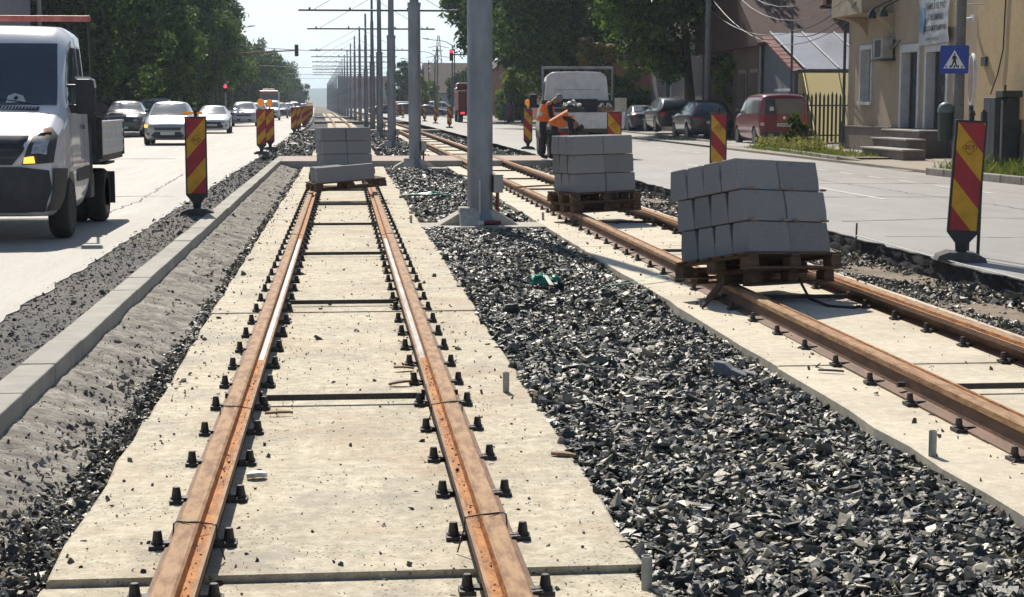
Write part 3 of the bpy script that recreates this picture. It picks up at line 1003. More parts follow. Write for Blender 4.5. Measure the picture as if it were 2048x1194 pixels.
# strapping and offcuts by the stacks
def tag1(o, label, cat, group=None):
    return tag(o, label, cat, group)
b = MB(); b.tube([(3.86, 14.35, .31), (3.87, 14.2, .18), (3.89, 13.9, .03), (3.95, 13.55, .012), (4.12, 13.4, .012), (4.2, 13.5, .013)], .012, 5)
tag1(b.build('plastic_strap', m_black), 'dark packing strap hanging from the nearest pallet down to the slab', 'strap')
m_green = mat('green_plastic', (.01, .24, .15), (.02, .16, .11), 8, .4)
b = MB()
for k in range(14):
    x = 2.3 + .68 * k / 13
    y = 15.1 + .62 * k / 13
    w = .022
    z = .004 + (.045 if 2.3 < x < 2.72 else .02) - .05 * (x < 2.75)
    b.add([(x, y - w, z + .03), (x, y + w, z + .03), (x + .056, y + w + .05, z + .032), (x + .056, y - w + .05, z + .032)], [(0, 1, 2, 3)])
tag1(b.build('plastic_strap', m_green), 'flat green packing strap lying from the gravel onto the right slab', 'strap')
def crumple(name, m, loc, s, label, cat, seed, flat=.5):
    rnd = random.Random(seed)
    n = 11
    V = []; F = []
    for i in range(n):
        for j in range(n):
            u, v = (i / (n - 1) - .5), (j / (n - 1) - .5)
            q = Vector((u * 5 + seed, v * 5, seed))
            V.append((u * s[0] + .25 * s[0] * noise.noise(q), v * s[1] + .25 * s[1] * noise.noise(q + Vector((9, 0, 0))), s[2] * (.5 + noise.noise(q * 1.4 + Vector((0, 7, 0)))) * (1 - 1.6 * (u * u + v * v))))
    for i in range(n - 1):
        for j in range(n - 1):
            F.append((i * n + j, (i + 1) * n + j, (i + 1) * n + j + 1, i * n + j + 1))
    o = np_mesh(name, np.array(V), np.array(F), m)
    o.location = loc
    so = o.modifiers.new('thickness', 'SOLIDIFY'); so.thickness = .004
    return tag(o, label, cat)
crumple('plastic_wrap', m_green, (1.84, 15.55, 0.0), (.28, .22, .13), 'crumpled dark green plastic wrap in the middle of the gravel', 'plastic', 3)
b = MB(); b.add([(1.84, 15.2, .03), (1.88, 15.2, .03), (1.85, 15.45, .09), (1.82, 15.45, .09)], [(0, 1, 2, 3)])
o = b.build('paper_strip', m_white); o.modifiers.new('thickness', 'SOLIDIFY').thickness = .004
tag1(o, 'white strip sticking out of the green wrap on the gravel', 'paper')
crumple('plastic_wrap', m_green, (1.5, 30.9, 0.0), (.75, .35, .08), 'flattened green plastic wrap on the gravel left of the nearest pole', 'plastic', 6)
b = MB(); b.tube([(.98, 30.2, .02), (1.2, 30.5, .035), (1.4, 30.6, .02)], .02, 5)
tag1(b.build('scrap_stick', m_wood2), 'thin pale stick beside the green wrap at the gravel edge', 'wood')
m_alu = mat('grey_marker_pipe', (.42, .42, .38), (.30, .28, .24), 12, .5, .1)
for x, y, h, lab in ((.924, 9.71, .115, 'short grey marker pipe upright on the left slab edge beside the gravel'), (1.02, 5.62, .12, 'marker pipe cut off by the bottom edge of the view at the slab corner'), (2.762, 7.69, .125, 'rust-streaked marker pipe upright on the right slab edge'), (2.848, 24.3, .11, 'marker pipe beside the right slab close to the nearest pole base'), (.935, 23.96, .10, 'marker pipe by the joint of the left slab, level with the nearest pole')):
    t = thing('marker_pipe', lab, 'marker pipe', (x, y, 0), 0, 'marker pipes on the slabs')
    b = MB(); b.lathe([(.019, 0), (.019, h), (.015, h), (.015, h - .03)], 14)
    b.build('pipe_wall', m_alu, t, smooth=True)
def board(label, loc, d, rot, m=m_wood2, cat='wood', name='scrap_board', seed=1):
    b = MB(); rnd = random.Random(seed); n = 6
    vs = []; 
    for k in range(n + 1):
        u = k / n - .5
        w = d[1] / 2 * (1 - 1.5 * max(0, abs(u) * 2 - .45) * rnd.uniform(.5, 1)) * rnd.uniform(.8, 1)
        z = .12 * d[1] * (1 - (k / n - .5) ** 2 * 4)
        vs += [(u * d[0], -w, z), (u * d[0], w, z), (u * d[0], w, z + d[2]), (u * d[0], -w, z + d[2])]
    fs = [(0, 1, 2, 3), (n * 4 + 3, n * 4 + 2, n * 4 + 1, n * 4)]
    for k in range(n):
        for q in range(4):
            fs.append((k * 4 + q, k * 4 + (q + 1) % 4, k * 4 + 4 + (q + 1) % 4, k * 4 + 4 + q))
    b.add(vs, fs)
    return tag(b.build(name, m, None, loc, rot), label, cat)
board('thin bark-brown wood splinter on the near slab left of the tie rod', (-.36, 9.05, .012), (.15, .05, .012), (0, 0, R(8)), seed=2)
board('curled brown wood flake under the right inner fasteners', (.32, 9.98, .012), (.14, .05, .012), (0, R(-6), R(5)), m_steel_rust, seed=3)
board('pale curled wood flake behind the brown one', (.36, 10.55, .012), (.13, .05, .012), (0, R(6), R(15)), seed=4)
board('flat wood chip overhanging the gravel at the left slab edge', (1.02, 7.85, .004), (.12, .045, .014), (0, R(3), R(-20)), seed=5)
board('dark wood offcut hanging below the tilted pallet at the left rail', (3.0, 13.6, .10), (.34, .05, .03), (R(10), R(-35), R(38)), m_wood, seed=6)
board('long pale lath resting across the right rails behind the pole', (3.95, 30.6, .19), (1.9, .04, .03), (0, R(-2), R(12)), seed=8)
board('dark rust-coloured twig on the right slab', (3.0, 10.2, .008), (.16, .02, .012), (0, 0, R(-25)), m_iron, seed=9)
board('white flat stone flake beside the left rail near the viewer', (-.40, 7.5, .008), (.09, .07, .02), (0, 0, R(10)), m_pvc, 'stone', 'stone_flake', seed=10)
t = thing('concrete_chunk', 'broken grey kerb chunk half sunk in the gravel by the right slab', 'concrete chunk', (2.45, 10.6, -.05), R(-35))
b = MB(); b.prism([(-.11, -.06), (.10, -.08), (.12, -.01), (.02, .025), (-.03, .06), (-.10, .065)], -.03, .05, None, 'xz'); b.build('broken_face', m_block, t, bevel=.008)
b = MB(); b.prism([(-.05, -.05), (.17, -.06), (.15, -.015), (.06, .01)], .055, .12, None, 'xz'); b.build('fragment', m_block, t, bevel=.006)
b = MB(); b.cyl((5.72, 18.6, -.1), (5.73, 18.6, .33), .011, n=8)
tag1(b.build('survey_stake', m_steel_rust), 'thin steel survey stake upright at the cut edge of the right road', 'stake')
b = MB(); b.tube([(5.72, 18.6, .19), (5.77, 16.3, .165), (5.80, 14.0, .16), (5.85, 12.0, .16)], .006, 5)
tag1(b.build('survey_string', m_pvc), 'pale survey string running along the cut road edge from the steel stake', 'string')

# ------------------------------------------------------------------ guide panels
PW, PH = .255, 1.04
m_strR = stripe_mat('panel_bands_falling', 1, PW, PH)
m_strL = stripe_mat('panel_bands_rising', -1, PW, PH)
m_embl = mat('panel_emblem_print', (.16, .02, .015))
def panel(label, loc, rot, right, emblem=False, lamp=False, handle=0, h=PH, tilt=0):
    t = thing('guide_panel', label, 'guide panel', loc, (0, tilt, rot), 'red and yellow guide panels')
    b = MB()
    b.box((-.17, 0, .03), (.06, .28, .06)); b.box((.17, 0, .03), (.06, .28, .06))
    b.prism([(-.24, 0), (.24, 0), (.22, .05), (.13, .09), (-.13, .09), (-.22, .05)], -.17, .17)
    bs = b.build('foot', m_basegrey, t, bevel=.008)
    w, z0 = PW / 2, .30
    f = MB(); e = .022
    f.prism([(-w - e, z0 - e), (-.06, z0 - .13), (-.05, z0 - .22), (.05, z0 - .22), (.06, z0 - .13), (w + e, z0 - e), (w + e, z0 + PH + e), (-w - e, z0 + PH + e)], -.025, .03)
    f.build('frame', m_black, t, bevel=.008)
    g = MB(); g.b2(-w, w, -.0285, -.0255, 0, PH)
    face = g.build('striped_face', m_strR if right else m_strL, t, (0, 0, z0))
    if emblem:
        zz = .80 if right else .735
        d = MB()
        pts = []
        for k in range(4):
            a = math.pi / 2 * k
            pts.append((math.cos(a) * .075, math.sin(a) * .075))
        ring = []
        for k in range(4):
            p, q = Vector(pts[k]), Vector(pts[(k + 1) % 4])
            ring += [p.lerp(q, .12), p.lerp(q, .88)]
        n = len(ring)
        vs = [(p.x, -.0305, zz + p.y) for p in ring] + [(p.x * .9, -.0305, zz + p.y * .9) for p in ring]
        d.add(vs, [(k, (k + 1) % n, n + (k + 1) % n, n + k) for k in range(n)])
        em = d.build('emblem', m_embl, face)
        lettering('SCT', .052, m_embl, face, (0, -.0305, zz), bold=.0012)
    if handle:
        k = MB(); k.b2(-.022, .022, -.02, .02, z0 + PH + e, z0 + PH + e + handle); k.b2(-.03, .03, -.026, .026, z0 + PH + e + handle * .55, z0 + PH + e + handle * .75)
        k.build('carry_post', m_black, t, bevel=.004)
    if lamp:
        L = MB(); L.b2(-.03, .03, -.025, .025, z0 + PH + e, z0 + PH + .10); L.build('lamp_bracket', m_pvc, t)
        q = MB(); T = Matrix.Translation((0, 0, z0 + PH + .22)) @ Matrix.Rotation(R(90), 4, 'X')
        q.lathe([(.06, -.05), (.105, -.035), (.115, 0), (.105, .035), (.06, .05)], 8, T)
        q.prism([(-.035, z0 + PH + .10), (.035, z0 + PH + .10), (.08, z0 + PH + .16), (-.08, z0 + PH + .16)], -.03, .03)
        lp = q.build('warning_lamp', m_lampor, t)
        q = MB(); q.lathe([(.012, -.058), (.05, -.052)], 8, T); q.build('lamp_lens', m_lampor, lp)
    return t
zR = .145
panel('nearest guide panel on the left kerb side, with a folded lamp bracket on top', (-2.03, 23.9, .13), R(4), False, True, handle=.10)
b = MB(); b.b2(-.14, .14, -.02, .02, 0, .03)
tag(b.build('signal_bar', m_lampor, None, (-2.08, 24.1, 1.52)), 'flat orange reflector bar lying behind the top of the nearest left guide panel', 'reflector')
panel('large right guide panel nearest the viewer, standing on the cut road edge', (5.95, 15.95, zR), R(-13), True, True, handle=.09, tilt=R(3.0))
panel('right guide panel half hidden behind the nearest block stack', (6.6, 29.7, zR), R(-8), True, True, handle=.10)
panel('right guide panel in front of the white dropside truck, rising behind the second stack', (5.52, 34.6, zR), R(-6), True, True)
panel('right guide panel with an amber lamp left of the workers', (6.22, 57.5, zR), R(-4), True, True, lamp=True)
panel('left guide panel with an amber lamp, first of the leaning pair', (-2.48, 52.4, zR), R(6), False, True, lamp=True)
panel('left guide panel with an amber lamp, second of the leaning pair', (-2.44, 57.6, zR), R(6), False, True, lamp=True)
for i, (x, y) in enumerate(((-2.45, 86), (-2.42, 93), (-2.6, 113), (-2.62, 121), (-2.7, 131), (-2.8, 142), (-2.9, 154), (-3.0, 168), (-3.1, 184), (-3.2, 200))):
    panel('%s panel of the far left row, past the lamp pair' % ORD[i].replace('nearest', 'first'), (x + curve(y) * .4, y, zR), R(5), False, lamp=i in (5, 7, 9))
for i, (px, x, y) in enumerate(((898, 6.75, 109), (870, 7.2, 134), (848, 7.1, 150), (810, 6.6, 190), (798, 6.4, 205), (745, 3.9, 230), (736, 3.4, 250))):
    panel('%s of the distant right guide panels beyond the workers' % ORD[i].replace('nearest', 'first'), (x, y, zR), R(-4), True, lamp=i in (4, 6))
m_base_brown = mat('brown_sign_back', (.13, .075, .06), (.08, .05, .045), 9, .6)
t = thing('round_road_sign', 'round white-rimmed road sign seen edge-on above the large right guide panel', 'road sign', (6.13, 16.25, zR), R(75.5))
b = MB(); T = Matrix.Translation((0, 0, 1.755)) @ Matrix.Rotation(R(90), 4, 'X')
b.lathe([(.25, -.014), (.255, 0), (.25, .014)], 28, T); b.build('disc', m_pvc, t, smooth=True)
b = MB(); b.lathe([(.23, -.0155), (.02, -.016)], 28, T); b.build('back_plate', m_base_brown, t)
m_redp = mat('sign_red', (.45, .02, .02), rough=.4)
b = MB(); b.lathe([(.245, .0150), (.19, .0155)], 28, T, caps=False); b.build('red_ring', m_redp, t)
b = MB(); b.cyl((0, 0, -.0), (0, 0, 1.5), .022, n=8); b.build('post', m_black, t)
b = MB(); b.cyl((6.28, 16.35, zR), (6.30, 16.35, 1.60), .018, n=8); b.box((6.30, 16.35, 1.52), (.05, .05, .12)); 
tag1(b.build('spare_post', m_black), 'thin black spare post behind the large right guide panel', 'post')
# ------------------------------------------------------------------ vehicles
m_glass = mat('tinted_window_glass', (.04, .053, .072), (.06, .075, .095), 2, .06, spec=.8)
m_glass_l = mat('painted_sky_glass', (.13, .155, .165), (.20, .225, .235), 1.5, .08, spec=.8)  # sky reflection put into the base colour as a paler tone
m_trim = mat('unpainted_plastic', (.032, .033, .036), (.05, .05, .052), 9, .6, .1, 80)
m_chrome = mat('bright_metal', (.6, .6, .6), None, rough=.25, metal=1)
m_rim = mat('alloy_rim', (.34, .34, .35), (.24, .24, .25), 9, .4, metal=.6)
m_head = mat('headlamp_glass', (.55, .57, .58), (.25, .27, .3), 22, .12, spec=.8)
m_drl = mat('lit_headlamp', (.9, .8, .6), None, rough=.2, emit=(1, .85, .6), estr=1.6)
m_indic = mat('lit_indicator', (.9, .4, .05), None, rough=.2, emit=(1, .45, .06), estr=1.5)
m_tail = mat('tail_lamp_red', (.40, .012, .015), (.3, .01, .012), 12, .2)
m_plate = mat('number_plate', (.6, .6, .57), None, rough=.5)
m_ink = mat('black_lettering', (.02, .02, .02), None, rough=.6)
def paint(name, c, c2=None, metal=.0):
    return mat(name, c, c2 or tuple(x * .9 for x in c), 3, .32, coat=.7, metal=metal, spec=.5)
p_silver = paint('silver_paint', (.40, .40, .41), metal=.35)
p_white = paint('white_paint', (.72, .73, .75))
p_whitew = mat('weathered_white_paint', (.74, .74, .74), (.60, .59, .58), 5, .4, coat=.3)
p_black = paint('black_paint', (.012, .013, .016))
p_navy = paint('dark_blue_paint', (.018, .026, .045))
p_grey = paint('dark_grey_paint', (.05, .055, .062))
p_red = paint('dark_red_paint', (.17, .009, .019))
p_busred = paint('bus_red_paint', (.38, .045, .04))
def loft_body(st, subs=2, crease_rows=(), arches=None, wr=.34):
    """closed shell from stations (y, half width, bottom, belt, top, roof half width); arches = wheel centres (y, half width)"""
    rows = []
    for (y, w, zb, zl, zt, r) in st:
        zm = zb + (zl - zb) * .45
        half = [(w * .86, zb), (w * .97, zb + (zl - zb) * .16), (w, zm), (w * .975, zl), (r, zt - max(.02, .12 * (zt - zl))), (r * .80, zt)]
        ring = [(x, y, z) for x, z in half] + [(0, y, zt + .02)] + [(-x, y, z) for x, z in reversed(half)] + [(0, y, zb)]
        rows.append(ring)
    n = len(rows[0])
    bm = bmesh.new()
    vs = [[bm.verts.new(p) for p in r] for r in rows]
    for i in range(len(rows) - 1):
        for k in range(n):
            k2 = (k + 1) % n
            bm.faces.new((vs[i][k], vs[i][k2], vs[i + 1][k2], vs[i + 1][k]))
    bm.faces.new(list(reversed(vs[0]))); bm.faces.new(vs[-1])
    bmesh.ops.recalc_face_normals(bm, faces=bm.faces)
    cl = bm.edges.layers.float.new('crease_edge')
    for i in range(len(rows)):
        for k, val in crease_rows:
            if i + 1 < len(rows):
                for kk in (k, n - 2 - k):
                    e = bm.edges.get((vs[i][kk], vs[i + 1][kk]))
                    if e: e[cl] = val
    me = bpy.data.meshes.new('body'); bm.to_mesh(me); bm.free()
    t = bpy.data.objects.new('tmp', me); col.objects.link(t)
    s = t.modifiers.new('s', 'SUBSURF'); s.levels = subs; s.render_levels = subs
    cut = None
    if arches:
        q = MB(); q.mi = 1
        for yy, w in arches:
            for sd in (-1, 1):
                q.cyl((sd * (w - .26), yy, wr), (sd * (w + .15), yy, wr), wr * 1.17, n=22)
        cme = bpy.data.meshes.new('cut'); cme.from_pydata(q.v, [], q.f)
        cme.materials.append(m_trim); cme.materials.append(m_trim)
        cme.polygons.foreach_set('material_index', [1] * len(cme.polygons))
        bmm = bmesh.new(); bmm.from_mesh(cme); bmesh.ops.recalc_face_normals(bmm, faces=bmm.faces); bmm.to_mesh(cme); bmm.free()
        cut = bpy.data.objects.new('cut', cme); col.objects.link(cut)
        me.materials.append(m_trim); me.materials.append(m_trim)
        bo = t.modifiers.new('b', 'BOOLEAN'); bo.object = cut; bo.operation = 'DIFFERENCE'; bo.solver = 'EXACT'
    bpy.context.view_layer.update()
    dg = bpy.context.evaluated_depsgraph_get()
    out = bpy.data.meshes.new_from_object(t.evaluated_get(dg), depsgraph=dg)
    bpy.data.objects.remove(t)
    if cut:
        bpy.data.objects.remove(cut)
    out.polygons.foreach_set('use_smooth', [True] * len(out.polygons))
    try:
        out.set_sharp_from_angle(angle=R(38))
    except Exception:
        pass
    return out
class Skin:
    """lays conforming pieces (panes, lamps, plates) on a body"""
    def __init__(s, me, parent):
        s.me = me; s.p = parent
        s.t = BVHTree.FromPolygons([v.co[:] for v in me.vertices], [p.vertices[:] for p in me.polygons])
    def put(s, name, poly, side, m, off=.006, parent=None, step=.09):
        """poly in (x,z) for side front/back, in (y,z) for left/right"""
        ax = {'front': (Vector((0, 1, 0)), -9), 'back': (Vector((0, -1, 0)), 19), 'left': (Vector((1, 0, 0)), -9), 'right': (Vector((-1, 0, 0)), 9), 'top': (Vector((0, 0, -1)), 9)}[side]
        pts = [Vector(p) for p in poly]
        n = len(pts)
        bpts = []
        for k in range(n):
            a, c = pts[k], pts[(k + 1) % n]
            m_ = max(1, int((c - a).length / step))
            bpts += [a.lerp(c, i / m_) for i in range(m_)]
        nb = len(bpts)
        ins = []
        x0, x1 = min(p.x for p in pts), max(p.x for p in pts); y0, y1 = min(p.y for p in pts), max(p.y for p in pts)
        def inside(q):
            r = False
            for k in range(n):
                a, c = pts[k], pts[(k + 1) % n]
                if (a.y > q.y) != (c.y > q.y) and q.x < (c.x - a.x) * (q.y - a.y) / (c.y - a.y) + a.x:
                    r = not r
            return r
        x = x0 + step / 2
        while x < x1:
            y = y0 + step / 2
            while y < y1:
                q = Vector((x, y))
                if inside(q) and min((q - p).length for p in bpts) > step * .4:
                    ins.append(q)
                y += step
            x += step
        vv, ee, ff, *_ = delaunay_2d_cdt(bpts + ins, [(k, (k + 1) % nb) for k in range(nb)], [list(range(nb))], 1, 1e-5)
        V = []; ok = []
        for q in vv:
            if side in ('front', 'back'): o = Vector((q.x, ax[1], q.y))
            elif side == 'top': o = Vector((q.x, q.y, ax[1]))
            else: o = Vector((ax[1], q.x, q.y))
            h, nr, _, _ = s.t.ray_cast(o, ax[0])
            if h is None:
                V.append(o); ok.append(False)
            else:
                V.append(h + (nr if nr.dot(ax[0]) < 0 else -ax[0]) * off); ok.append(True)
        F = [f for f in ff if all(ok[i] for i in f)]
        if not F:
            return None
        b = MB(); b.add(V, F)
        o = b.build(name, m, parent or s.p, fixn=False)
        me = o.data
        bm = bmesh.new(); bm.from_mesh(me)
        for f in bm.faces:
            if f.normal.dot(ax[0]) > 0:
                f.normal_flip()
        bm.to_mesh(me); bm.free()
        me.polygons.foreach_set('use_smooth', [True] * len(me.polygons))
        return o
    def both(s, name, poly, m, **k):
        s.put(name, poly, 'right', m, **k); s.put(name, poly, 'left', m, **k)
    def pair(s, name, poly, side, m, **k):
        s.put(name, poly, side, m, **k); return s.put(name, [(-x, z) for x, z in poly], side, m, **k)
_wh = {}
def wheel(parent, x, y, r, w=.2, steel=False):
    key = (r, w, steel)
    T = Matrix.Rotation(R(90), 4, 'Y')
    if key not in _wh:
        b = MB(); b.lathe([(r * .66, -w / 2), (r * .9, -w / 2), (r * .985, -w * .36), (r, -w * .2), (r, w * .2), (r * .985, w * .36), (r * .9, w / 2), (r * .66, w / 2)], 28, T)
        o = b.build('wheel', m_rubber, parent, (x, y, r), smooth=True)
        q = MB()
        for s in (-1, 1):
            q.lathe([(r * .68, s * w * .50), (r * .64, s * w * .42), (r * .60, s * w * .30), (r * .2, s * w * .36), (r * .06, s * w * .42)], 24, T)
            if not steel:
                for k in range(5):
                    a = 2 * math.pi * k / 5
                    q.add([(s * w * .44, math.cos(a + d) * rr, math.sin(a + d) * rr) for rr, d in ((r * .12, -.5), (r * .12, .5), (r * .63, .16), (r * .63, -.16))], [(0, 1, 2, 3)])
        p = q.build('rim', m_rim, o)
        _wh[key] = (o, p)
        return o
    o0, p0 = _wh[key]
    o = o0.copy(); col.objects.link(o); o.parent = parent; o.location = (x, y, r)
    p = p0.copy(); col.objects.link(p); p.parent = o
    return o
def mirror_mb(s, x, y, z, sc=1):
    b = MB(); b.box((s * (x + .10 * sc), y, z), (.19 * sc, .09 * sc, .13 * sc)); return b
def car(label, loc, rot, pnt, kind='hatch', front='plain', cat='car', name='car', group=None, glass=None, lit=True, plate_txt=None, sx=1.0):
    """front faces local -y at y = 0"""
    t = thing(name, label, cat, loc, rot, group)
    g = glass or m_glass
    K = {
        'hatch': dict(L=4.35, st=[(0, .60, .30, .60, .64, .5), (.06, .78, .22, .72, .78, .62), (.45, .885, .19, .84, .93, .70), (1.0, .915, .18, .96, 1.06, .74), (1.12, .915, .18, .98, 1.11, .74), (1.9, .915, .18, 1.0, 1.56, .64), (2.2, .915, .18, 1.0, 1.615, .64), (3.2, .915, .18, 1.01, 1.60, .63), (3.75, .91, .2, 1.01, 1.52, .6), (4.2, .88, .25, .95, 1.12, .66), (4.35, .78, .32, .8, .9, .6)], wh=(.82, 3.45, .33), ws=[(-.70, 1.10), (.70, 1.10), (.56, 1.53), (-.56, 1.53)], rw=[(-.62, 1.06), (.62, 1.06), (.52, 1.46), (-.52, 1.46)], sw=[[(1.35, 1.02), (2.35, 1.03), (2.32, 1.49), (2.05, 1.48)], [(2.43, 1.03), (3.25, 1.05), (3.2, 1.49), (2.41, 1.49)]]),
        'sedan': dict(L=4.75, st=[(0, .62, .28, .55, .60, .5), (.06, .80, .2, .66, .72, .62), (.5, .90, .18, .76, .83, .72), (1.35, .925, .18, .88, .97, .76), (1.5, .925, .18, .9, 1.0, .76), (2.3, .925, .18, .93, 1.40, .60), (2.7, .925, .18, .94, 1.45, .60), (3.4, .92, .18, .95, 1.40, .60), (4.0, .91, .2, .97, 1.08, .66), (4.6, .88, .25, .93, 1.03, .66), (4.75, .78, .32, .8, .9, .6)], wh=(.9, 3.75, .33), ws=[(-.70, .99), (.70, .99), (.53, 1.37), (-.53, 1.37)], rw=[(-.62, 1.07), (.62, 1.07), (.52, 1.36), (-.52, 1.36)], sw=[[(1.75, .95), (2.68, .97), (2.66, 1.36), (2.35, 1.34)], [(2.76, .97), (3.6, .99), (3.35, 1.33), (2.74, 1.36)]]),
        'suv': dict(L=4.5, st=[(0, .64, .36, .72, .78, .52), (.06, .82, .28, .86, .94, .66), (.45, .92, .25, .98, 1.05, .74), (1.1, .94, .24, 1.06, 1.15, .78), (1.25, .94, .24, 1.08, 1.2, .78), (1.95, .94, .24, 1.1, 1.62, .66), (2.4, .94, .24, 1.1, 1.68, .66), (3.4, .94, .24, 1.11, 1.66, .65), (3.9, .93, .26, 1.12, 1.58, .62), (4.35, .9, .3, 1.05, 1.2, .68), (4.5, .82, .36, .9, 1.0, .62)], wh=(.9, 3.6, .36), ws=[(-.73, 1.17), (.73, 1.17), (.58, 1.58), (-.58, 1.58)], rw=[(-.64, 1.17), (.64, 1.17), (.54, 1.53), (-.54, 1.53)], sw=[[(1.5, 1.13), (2.45, 1.14), (2.42, 1.57), (2.1, 1.55)], [(2.53, 1.14), (3.4, 1.16), (3.35, 1.55), (2.51, 1.57)], [(3.48, 1.17), (3.85, 1.2), (3.7, 1.5), (3.44, 1.54)]]),
        'van': dict(L=4.4, st=[(0, .62, .32, .68, .74, .5), (.06, .80, .24, .84, .92, .66), (.4, .89, .22, .98, 1.08, .74), (.85, .905, .22, 1.08, 1.2, .78), (.95, .905, .22, 1.1, 1.26, .78), (1.65, .905, .22, 1.12, 1.77, .79), (2.0, .905, .22, 1.12, 1.85, .80), (3.4, .905, .22, 1.12, 1.88, .80), (4.18, .90, .22, 1.12, 1.86, .79), (4.36, .895, .24, 1.10, 1.80, .78), (4.42, .87, .30, 1.05, 1.68, .75)], wh=(.85, 3.55, .33), ws=[(-.74, 1.2), (.74, 1.2), (.63, 1.69), (-.63, 1.69)], rw=[(-.72, 1.14), (.72, 1.14), (.67, 1.68), (-.67, 1.68)], sw=[[(1.15, 1.12), (2.1, 1.14), (2.08, 1.62), (1.72, 1.60)], [(2.2, 1.14), (3.2, 1.15), (3.18, 1.64), (2.18, 1.64)], [(3.3, 1.15), (4.12, 1.17), (4.05, 1.62), (3.28, 1.64)]]),
    }[kind]
    wf, wr_, r = K['wh']
    W = max(s[1] for s in K['st'])
    me = loft_body(K['st'], 2, ((3, .45), (4, .35), (0, .6)), [(wf, W), (wr_, W)], r)
    me.materials.clear(); me.materials.append(pnt); me.materials.append(m_trim)
    body = link('body', me, t)
    S = Skin(me, t)
    S.put('windscreen', K['ws'], 'front', g, off=.012)
    S.put('rear_window', K['rw'], 'back', m_glass, off=.014)
    for p in K['sw']:
        S.both('side_window', p, g, off=.005)
    for yy in (wf, wr_):
        for s in (-1, 1):
            wheel(t, s * (W - .115), yy, r)
    zb = K['ws'][0][1]; zh = K['st'][1][3]
    for s in (-1, 1):
        mirror_mb(s, W - .04, K['sw'][0][0][0] + .18, zb + .02).build('wing_mirror', m_trim if kind != 'hatch' else pnt, t, bevel=.025)
    L = K['L']
    # front
    hz = zh - .02
    hm = m_head
    S.pair('headlight', [(.50, hz - .12), (.80, hz - .07), (.84, hz + .05), (.70, hz + .03), (.52, hz - .03)], 'front', hm)
    S.put('upper_grille', [(-.46, hz - .15), (.46, hz - .15), (.50, hz - .04), (-.50, hz - .04)], 'front', m_trim)
    S.put('lower_intake', [(-.50, .28), (.50, .28), (.60, .36), (.46, .50), (-.46, .50), (-.60, .36)], 'front', m_trim)
    S.put('number_plate', [(-.26, .385), (.26, .385), (.26, .49), (-.26, .49)], 'front', m_plate, off=.012)
    S.pair('fog_lamp', [(.66, .36), (.76, .38), (.76, .48), (.66, .46)], 'front', m_trim)
    # back
    zt = K['st'][-2][3]
    zt2 = min(zt, .98)
    if kind == 'van':
        S.pair('tail_light', [(.70, .72), (.86, .72), (.86, 1.08), (.74, 1.08)], 'back', m_tail, step=.05)
    elif kind == 'suv' and front == 'thin':
        S.pair('tail_light', [(.30, zt2 - .10), (.86, zt2 - .10), (.86, zt2 + .0), (.30, zt2 - .04)], 'back', m_tail, step=.05)
    else:
        S.pair('tail_light', [(.50, zt2 - .16), (.85, zt2 - .18), (.84, zt2 + .02), (.52, zt2 - .01)], 'back', m_tail, step=.05)
    zp = .70 if kind in ('van', 'suv') else .62
    pl = S.put('number_plate', [(-.26, zp), (.26, zp), (.26, zp + .115), (-.26, zp + .115)], 'back', m_plate, off=.014)
    if plate_txt and pl:
        q = max(v.co.y for v in pl.data.vertices)
        lettering(plate_txt, .085, m_ink, pl, (0, q + .004, zp + .057), (R(90), 0, R(180)), bold=.0015)
    S.put('rear_bumper', [(-.78, .30), (.78, .30), (.80, .52), (-.80, .52)], 'back', m_trim if kind in ('van', 'suv') else pnt, off=.01)
    for p in K['sw'][:2]:
        yh = p[1][0] - .16
        S.both('door_handle', [(yh - .09, zb - .16), (yh + .09, zb - .16), (yh + .09, zb - .125), (yh - .09, zb - .125)], pnt if kind != 'hatch' else m_trim, off=.022, step=.05)
    return t, S
GL = 'oncoming traffic on the left road'
GP = 'cars parked on the right'
zr_ = .145
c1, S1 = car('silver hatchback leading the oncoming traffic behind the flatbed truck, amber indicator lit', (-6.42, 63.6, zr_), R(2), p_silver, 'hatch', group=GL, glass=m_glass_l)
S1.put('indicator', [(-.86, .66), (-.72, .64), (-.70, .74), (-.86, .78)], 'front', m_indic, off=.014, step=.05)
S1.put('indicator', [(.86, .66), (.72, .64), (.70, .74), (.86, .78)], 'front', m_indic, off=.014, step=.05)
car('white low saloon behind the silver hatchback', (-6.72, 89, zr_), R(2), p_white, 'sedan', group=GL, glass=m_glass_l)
car('white crossover behind the white saloon', (-6.75, 118, zr_), R(2), p_white, 'suv', group=GL, glass=m_glass_l)
car('white hatchback half hidden behind the white crossover', (-7.0, 141, zr_), R(2), p_white, 'hatch', group=GL, glass=m_glass_l)
car('white small van partly behind the lamp-topped panels', (-6.7, 160, zr_), R(2), p_white, 'van', group=GL, glass=m_glass_l)
car('dark boxy off-roader in front of the red bus', (-6.75, 184, zr_), R(2), p_grey, 'suv', group=GL, glass=m_glass_l)
for i, (x, y, p, k, l) in enumerate(((-6.6, 206, p_black, 'hatch', 'black hatchback behind the boxy off-roader'), (-6.6, 232, p_white, 'suv', 'white crossover far down the left road past the bus'), (-6.2, 262, p_white, 'van', 'white van far down the left road'), (-5.6, 300, p_white, 'hatch', 'tiny white hatchback at the end of the left queue'))):
    car(l, (x + curve(y) * .5, y, zr_), R(2), p, k, group=GL)
car('dark crossover in the outer left lane with roof glinting, beside the flatbed', (-10.05, 79.5, zr_), R(2), p_grey, 'suv', group=GL, glass=m_glass_l)
car('dark blue car squeezed behind the silver hatchback and the dark crossover', (-9.35, 87.5, zr_), R(2), p_navy, 'hatch', group=GL, glass=m_glass_l)
car('pale van standing far back behind the dark blue car', (-11.0, 101, zr_), R(2), p_white, 'van', group=GL, glass=m_glass_l)
